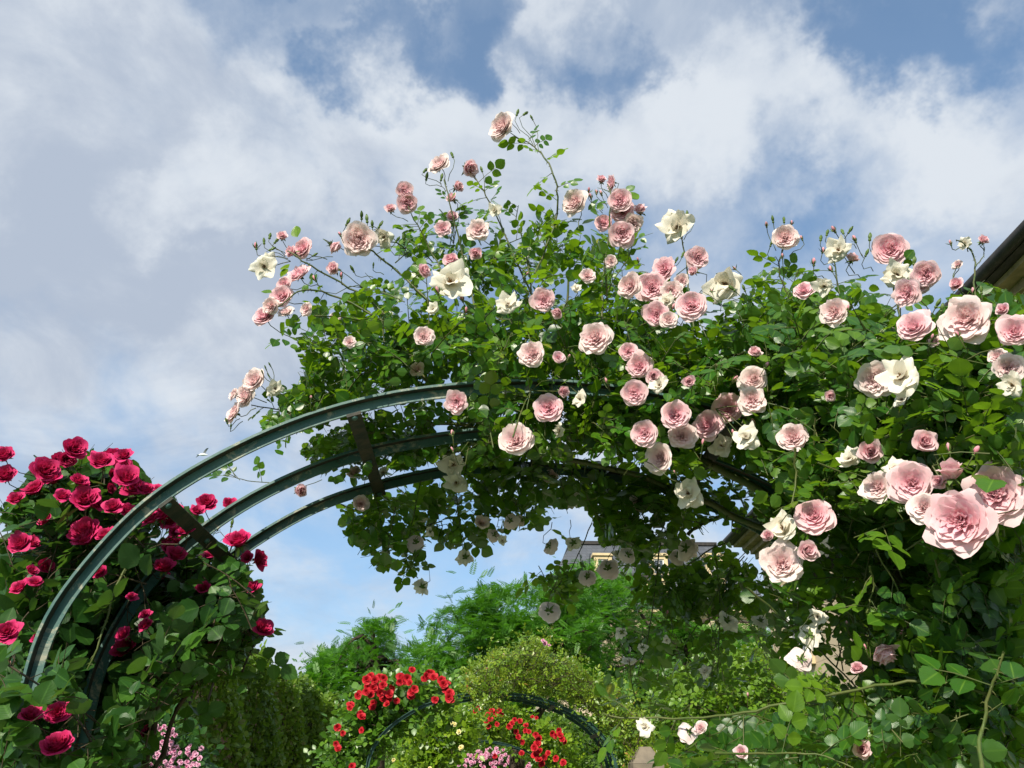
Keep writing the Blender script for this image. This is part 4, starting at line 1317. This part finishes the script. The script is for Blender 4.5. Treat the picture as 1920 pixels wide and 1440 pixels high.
a = Acc()
for (z0, e0), (z1, e1) in zip(ROOF[:-1], ROOF[1:]):
    v = np.concatenate([ring(z0, e0), ring(z1, e1)])
    a.add(v, [(0, 1, 5, 4), (1, 2, 6, 5), (2, 3, 7, 6), (3, 0, 4, 7)])
a.add(ring(zt, 2.2), [(0, 1, 2, 3)])
roof = a.build('roof', [M['slate']], bld, smooth=False)
a = Acc()
a.box((xl + 2.1, YB + 2.1, zt + .003), (xr - 2.1, YB + 8.9, zt + .2))
a.box((xl + .7, YB + .62, zb - .08), (xr - .7, YB + .74, zb + .10))
a.build('ridge_cap', [M['zinc']], bld, smooth=False)


def dormer(px0, px1, py0, py1, yoff, label=None):
    p0, p1 = at(px0, py0, YB + yoff), at(px1, py1, YB + yoff)
    x0, x1, z1, z0 = p0[0], p1[0], p0[2], p1[2]
    y = YB + yoff
    d = Acc()
    w = .22
    d.box((x0 - w, y, z0), (x0, y + 1.6, z1))
    d.box((x1, y, z0), (x1 + w, y + 1.6, z1))
    d.box((x0 - w, y, z1), (x1 + w, y + 1.6, z1 + .2))
    d.box((x0 - w - .1, y - .1, z1 + .2), (x1 + w + .1, y + 1.6, z1 + .34))
    d.box((x0 - w - .05, y - .08, z0 - .14), (x1 + w + .05, y + 1.6, z0 - .003))
    dm = d.build('dormer', [M['trim']], bld, smooth=False)
    g = Acc()
    g.box((x0, y + .12, z0), (x1, y + .16, z1), 1)
    f = .07
    for bx in ((x0, x0 + f), (x1 - f, x1), ((x0 + x1) / 2 - f / 2, (x0 + x1) / 2 + f / 2)):
        g.box((bx[0], y + .06, z0), (bx[1], y + .117, z1), 0)
    for bz in ((z0, z0 + f), (z1 - f, z1), ((z0 + z1) / 2, (z0 + z1) / 2 + .05)):
        g.box((x0 + f, y + .065, bz[0]), (x1 - f, y + .115, bz[1]), 0)
    o = g.build('window', [M['frame'], M['glass']], None, smooth=False)
    o.parent = dm


for px0, px1 in ((1121, 1142), (1225, 1247), (1330, 1353)):
    dormer(px0, px1, 1048, 1076, 1.05)
for px0, px1 in ((1110, 1142), (1218, 1250), (1327, 1357)):
    dormer(px0, px1, 1096, 1132, .32)
for px0, px1 in ((1095, 1130), (1165, 1200), (1235, 1270), (1305, 1340), (1375, 1410)):
    p0, p1 = at(px0, 1190, YB + .3), at(px1, 1262, YB + .3)
    g = Acc()
    x0, x1, z1, z0 = p0[0], p1[0], p0[2], p1[2]
    g.box((x0, YB + .31, z0), (x1, YB + .345, z1), 1)
    for bx in ((x0, x0 + .1), (x1 - .1, x1), ((x0 + x1) / 2 - .04, (x0 + x1) / 2 + .04)):
        g.box((bx[0], YB + .25, z0), (bx[1], YB + .307, z1), 0)
    g.box((x0 - .18, YB + .2, z1 + .003), (x1 + .18, YB + .345, z1 + .25), 2)
    g.box((x0 - .18, YB + .18, z0 - .2), (x1 + .18, YB + .345, z0 - .003), 2)
    g.build('window', [M['frame'], M['glass'], M['trim']], bld, smooth=False)

# near house on the right: eave line through two photo points at one height
ZE = 7.6
E1, E2 = at_z(1920, 439, ZE), at_z(1838, 524, ZE)
ux = unit(E2 - E1)
uy = np.array([ux[1], -ux[0], 0])            # into the building (to the right)
if uy[0] < 0: uy = -uy
O = np.array([*E1[:2], 0.]) - ux * 2.5
ts = np.linspace(1, 60, 600)
wx = proj(O + uy * .75 + ux * ts[:, None] + np.array([0, 0, 5.0]))[0]
LEN = float(ts[np.argmin(np.abs(wx - 1447))])
house = thing('stone_house', tuple(O + uy * .75), 'pale cream stone house behind the right climbing rose, its dark eave jutting into the sky', 'house')
a = Acc()
obox(a, O, ux, uy, (0, .75, 0), (LEN, 9, ZE - .55))
a.build('wall', [M['stone']], house, smooth=False)
a = Acc()
for z0, z1, e in ((-.55, -.40, .12), (-.40, -.28, .22), (-.28, -.16, .40), (-.16, -.085, .60)):
    obox(a, O, ux, uy, (-e * .5, .75 - e, ZE + z0), (LEN + e * .5, 9, ZE + z1 - .002))
a.build('cornice', [M['soffit']], house, smooth=False)
a = Acc()
obox(a, O, ux, uy, (-.4, 0, ZE - .085), (LEN + .4, 9, ZE + .05))
v = np.array([(-.4, .12, ZE + .052), (LEN + .4, .12, ZE + .052), (LEN - 2, 4.5, ZE + 3.2), (2, 4.5, ZE + 3.2), (-.4, 9, ZE + .052), (LEN + .4, 9, ZE + .052)])
a.add(v @ np.stack([ux, uy, np.array([0, 0, 1.])], 1).T + O, [(0, 1, 2, 3), (5, 4, 3, 2)])
a.add(v[[1, 5, 2]] @ np.stack([ux, uy, np.array([0, 0, 1.])], 1).T + O, [(0, 1, 2)])
a.add(v[[4, 0, 3]] @ np.stack([ux, uy, np.array([0, 0, 1.])], 1).T + O, [(0, 1, 2)])
a.build('roof', [M['zinc']], house, smooth=False)
a = Acc()
tt_ = np.linspace(-.4, LEN + .4, 30)
a.tube(O + ux * tt_[:, None] + uy * -.05 + np.array([0, 0, ZE + .0]), .085, 8)
a.build('gutter', [M['zinc']], house)
nw = max(2, int(LEN / 3.2))
for i in range(nw):
    for z0 in (1.0, 4.2):
        c = (i + .5) * LEN / nw
        g = Acc()
        obox(g, O, ux, uy, (c - .5, .72, z0), (c + .5, .747, z0 + 1.8), 1)
        for q0, q1 in ((-.5, -.42), (.42, .5), (-.04, .04)):
            obox(g, O, ux, uy, (c + q0, .66, z0), (c + q1, .717, z0 + 1.8), 0)
        obox(g, O, ux, uy, (c - .7, .62, z0 - .16), (c + .7, .747, z0 - .003), 2)
        obox(g, O, ux, uy, (c - .7, .66, z0 + 1.803), (c + .7, .747, z0 + 2.05), 2)
        g.build('window', [M['frame'], M['glass'], M['trim']], house, smooth=False)
print('HOUSE', LEN, ux, E1, E2, 'far', zc, zb, zt, xl, xr)

# stone pier with a sloping cap among the bushes
P0, P1 = at(1192, 1434, 8.4), at(1238, 1434, 8.4)
pr = thing('stone_pier', (P0[0], 8.4, 0), 'grey brown stone pier with a ledge and pyramid cap, low between the bushes', 'stone pier')
a = Acc()
x0, x1, z = P0[0] + .02, P1[0] - .02, P0[2]
a.box((x0, 8.42, 0), (x1, 8.42 + x1 - x0, z - .05))
a.build('shaft', [M['soffit']], pr, smooth=False)
a = Acc()
e = .05
a.box((x0 - e, 8.42 - e, z - .05), (x1 + e, 8.42 + x1 - x0 + e, z + .01))
c = (x0 + x1) / 2
w = x1 - x0
v = np.array([(x0 - e, 8.42 - e, z + .012), (x1 + e, 8.42 - e, z + .012), (x1 + e, 8.42 + w + e, z + .012), (x0 - e, 8.42 + w + e, z + .012), (c - .05, 8.42 + w / 2 - .05, z + .16), (c + .05, 8.42 + w / 2 - .05, z + .16), (c + .05, 8.42 + w / 2 + .05, z + .16), (c - .05, 8.42 + w / 2 + .05, z + .16)])
a.add(v, [(0, 1, 5, 4), (1, 2, 6, 5), (2, 3, 7, 6), (3, 0, 4, 7), (4, 5, 6, 7)])
a.build('cap', [solid('grey_stone', (.20, .165, .12), (.13, .11, .085), 8, .9, .4)], pr, smooth=False)

# gull in the sky
g0 = at(381, 853, 38.)
gl = thing('seagull', tuple(g0), 'small white seagull gliding above the left end of the nearest arch', 'bird')
a = Acc()
t = np.linspace(0, 1, 9)
a.tube(g0 + np.stack([(t - .5) * .46, t * 0, .02 * np.sin(t * 3.1)], 1), [.012, .035, .055, .065, .065, .055, .04, .03, .008], 8)
for sg, lift in ((-1, .02), (1, .34)):
    p0 = g0 + np.array([.02, 0, .03])
    s = np.linspace(0, 1, 7)
    mid = p0 + np.stack([s * (-.45 if sg < 0 else .28), s * (-.25 * sg), lift * s ** .8 - .1 * s ** 2 + (.05 * np.sin(s * 3.1))], 1)
    ch = .10 * (1 - s ** 2.2) + .012
    for zo, flip in ((.008, 0), (-.004, 1)):
        up = mid + np.array([0, 0, zo])
        A_, B_ = up + np.stack([ch, ch * 0, ch * 0], 1) * .6, up - np.stack([ch, ch * 0, ch * 0], 1) * .6
        i = np.arange(6)
        a.add(np.concatenate([A_, B_]), np.stack([i, i + 1, i + 8, i + 7], 1) if not flip else np.stack([i + 7, i + 8, i + 1, i], 1), mat=1)
a.add(g0 + np.array([(-.2, -.02, .0), (-.2, .02, .0), (-.31, .05, .0), (-.31, -.05, .0)]), [(0, 1, 2, 3)])
a.build('body', [M['gull'], M['gull_grey']], gl)

# ------------------------------------------------------------------ ground
a = Acc()
a.add([(-600, -300, 0), (600, -300, 0), (600, 900, 0), (-600, 900, 0)], [(0, 1, 2, 3)])
tag(a.build('lawn', [M['grass']]), kind='structure')
a = Acc()
a.add([(AX0 - .95, -60, .004), (AX0 + .95, -60, .004), (AX0 + .75, 120, .004), (AX0 - 1.15, 120, .004)], [(0, 1, 2, 3)])
tag(a.build('garden_path', [M['gravel']]), kind='structure')

# ------------------------------------------------------------------ light and sky
SUN_EL, SUN_AZ = R(39), R(-154)             # azimuth from +Y, clockwise: behind the camera, to its left
ts_ = np.array([math.sin(SUN_AZ) * math.cos(SUN_EL), math.cos(SUN_AZ) * math.cos(SUN_EL), math.sin(SUN_EL)])
sun = bpy.data.lights.new('sun', 'SUN')
sun.energy = 5.0
sun.angle = R(.53)
sun.color = (1, .92, .78)
so = bpy.data.objects.new('sun', sun)
COL.objects.link(so)
so.rotation_euler = Vector(ts_).to_track_quat('Z', 'Y').to_euler()

W = bpy.data.worlds.new('World')
scene.world = W
W.use_nodes = True
nt = W.node_tree
nt.nodes.clear()
sky = nt.nodes.new('ShaderNodeTexSky')
sky.sky_type = 'NISHITA'
sky.sun_disc = False
sky.sun_elevation = SUN_EL
sky.sun_rotation = SUN_AZ
sky.air_density = 1.0
sky.dust_density = .6
sky.ozone_density = 1.0
tc = nt.nodes.new('ShaderNodeTexCoord')
DIR = tc.outputs['Generated']
sep = nt.nodes.new('ShaderNodeSeparateXYZ')
nt.links.new(DIR, sep.inputs[0])
den = math_(nt, 'MAXIMUM', math_(nt, 'ADD', sep.outputs[2], .22), .1)
comb = nt.nodes.new('ShaderNodeCombineXYZ')
nt.links.new(math_(nt, 'DIVIDE', sep.outputs[0], den), comb.inputs[0])
nt.links.new(math_(nt, 'DIVIDE', sep.outputs[1], den), comb.inputs[1])


def wnoise(scale, detail, rough, dist=0., off=(0, 0, 0), sc=(1, 1, 1), rot=0.):
    mp = nt.nodes.new('ShaderNodeMapping')
    mp.inputs['Location'].default_value = off
    mp.inputs['Scale'].default_value = sc
    mp.inputs['Rotation'].default_value = (0, 0, rot)
    nt.links.new(comb.outputs[0], mp.inputs[0])
    n = nt.nodes.new('ShaderNodeTexNoise')
    n.inputs['Scale'].default_value = scale
    n.inputs['Detail'].default_value = detail
    n.inputs['Roughness'].default_value = rough
    n.inputs['Distortion'].default_value = dist
    nt.links.new(mp.outputs[0], n.inputs['Vector'])
    return n.outputs['Fac']


def blob(px, py, rpx, soft=1.0):
    d = unit(ray(px, py))
    n = nt.nodes.new('ShaderNodeVectorMath')
    n.operation = 'DOT_PRODUCT'
    nt.links.new(WDIR, n.inputs[0])
    n.inputs[1].default_value = tuple(d)
    return maprange(nt, n.outputs['Value'], math.cos(rpx / FPX * 1.0), 1.0, 0, 1, True)


wn = nt.nodes.new('ShaderNodeTexNoise')
wn.inputs['Scale'].default_value = 5.0
wn.inputs['Detail'].default_value = 6
wn.inputs['Roughness'].default_value = .62
nt.links.new(DIR, wn.inputs['Vector'])
va = nt.nodes.new('ShaderNodeVectorMath')
va.operation = 'MULTIPLY_ADD'
nt.links.new(wn.outputs['Color'], va.inputs[0])
va.inputs[1].default_value = (.42, .42, .42)
vb = nt.nodes.new('ShaderNodeVectorMath')
vb.operation = 'ADD'
nt.links.new(DIR, vb.inputs[0])
vb.inputs[1].default_value = (-.21, -.21, -.21)
nt.links.new(vb.outputs[0], va.inputs[2])
vn = nt.nodes.new('ShaderNodeVectorMath')
vn.operation = 'NORMALIZE'
nt.links.new(va.outputs[0], vn.inputs[0])
WDIR = vn.outputs[0]


def wsum(base, items):
    for (px, py, r, amp) in items:
        base = math_(nt, 'ADD', base, math_(nt, 'MULTIPLY', blob(px, py, r), amp))
    return base


n1 = wnoise(3.0, 8, .54, .35, (1.3, .4, 0), (1, .8, 1), .5)
n3 = wnoise(8, 8, .56, .5, (4.1, 2.2, 0), (1, .55, 1), .6)
dens = math_(nt, 'ADD', math_(nt, 'MULTIPLY', n1, .90), math_(nt, 'MULTIPLY', n3, .40))
dens = wsum(dens, [(560, 20, 190, -.16), (700, 110, 130, -.24), (880, 50, 170, -.26), (900, 160, 110, -.12), (1130, 110, 120, -.17), (1160, 200, 90, -.08), (1290, 400, 190, -.11), (1420, 370, 130, -.10), (1080, 440, 140, -.05), (1700, 60, 170, -.20), (1860, 120, 190, -.22), (1560, 60, 130, -.10), (1640, 170, 110, -.10), (1850, 290, 200, .15), (1560, 440, 150, -.08),
                   (340, 300, 100, -.08), (700, 1050, 330, -.16), (900, 1000, 260, -.10), (1350, 1000, 150, -.12), (600, 230, 180, .14), (400, 380, 260, .10), (120, 150, 330, .20), (150, 500, 360, .16), (400, 700, 300, .08), (1400, 220, 230, .20), (1230, 270, 170, .12), (1680, 290, 190, .14), (1030, 280, 160, .14), (720, 300, 220, .12), (1100, 30, 90, .12), (560, 1190, 180, .10), (900, 330, 200, .08)])
cover = maprange(nt, dens, .32, .90, 0.10, 1, True)
n2 = wnoise(3.0, 8, .6, .6, (7.7, 3.1, 0))
shade = wsum(math_(nt, 'MULTIPLY', math_(nt, 'SUBTRACT', n2, .5), 2.3), [(60, 130, 320, .38), (120, 530, 330, .42), (330, 200, 200, .22), (420, 480, 220, .25), (560, 640, 250, .42), (200, 820, 300, .18), (600, 130, 150, -.25), (380, 350, 150, -.3), (1420, 200, 260, -.35), (1650, 290, 220, -.25), (1230, 90, 200, -.05), (60, 690, 150, -.2), (1500, 380, 200, .12), (760, 380, 200, .05)])
shade = maprange(nt, shade, -.25, .65, 0, 1, True)
cloud = mixc(nt, shade, (6.2, 6.65, 7.2), (3.9, 4.5, 5.5))
tint = mixc(nt, 1.0, sky.outputs[0], (.60, 1.18, 1.46), 'MULTIPLY')
veil = mixc(nt, maprange(nt, sep.outputs[2], .0, .50, .75, .12, True), tint, (4.6, 5.8, 7.4))
final = mixc(nt, cover, veil, cloud)
bg = nt.nodes.new('ShaderNodeBackground')
bg.inputs['Strength'].default_value = .087
nt.links.new(final, bg.inputs['Color'])
wo = nt.nodes.new('ShaderNodeOutputWorld')
nt.links.new(bg.outputs[0], wo.inputs[0])

vs = scene.view_settings
scene.display_settings.display_device = 'sRGB'
vs.view_transform = 'Standard'
vs.look = 'None'
vs.exposure = .46
vs.gamma = 1
scene.render.engine = 'CYCLES'
scene.cycles.max_bounces = 6
scene.cycles.transparent_max_bounces = 4
scene.cycles.diffuse_bounces = 4
scene.cycles.glossy_bounces = 2
scene.cycles.transmission_bounces = 3
scene.cycles.use_denoising = True
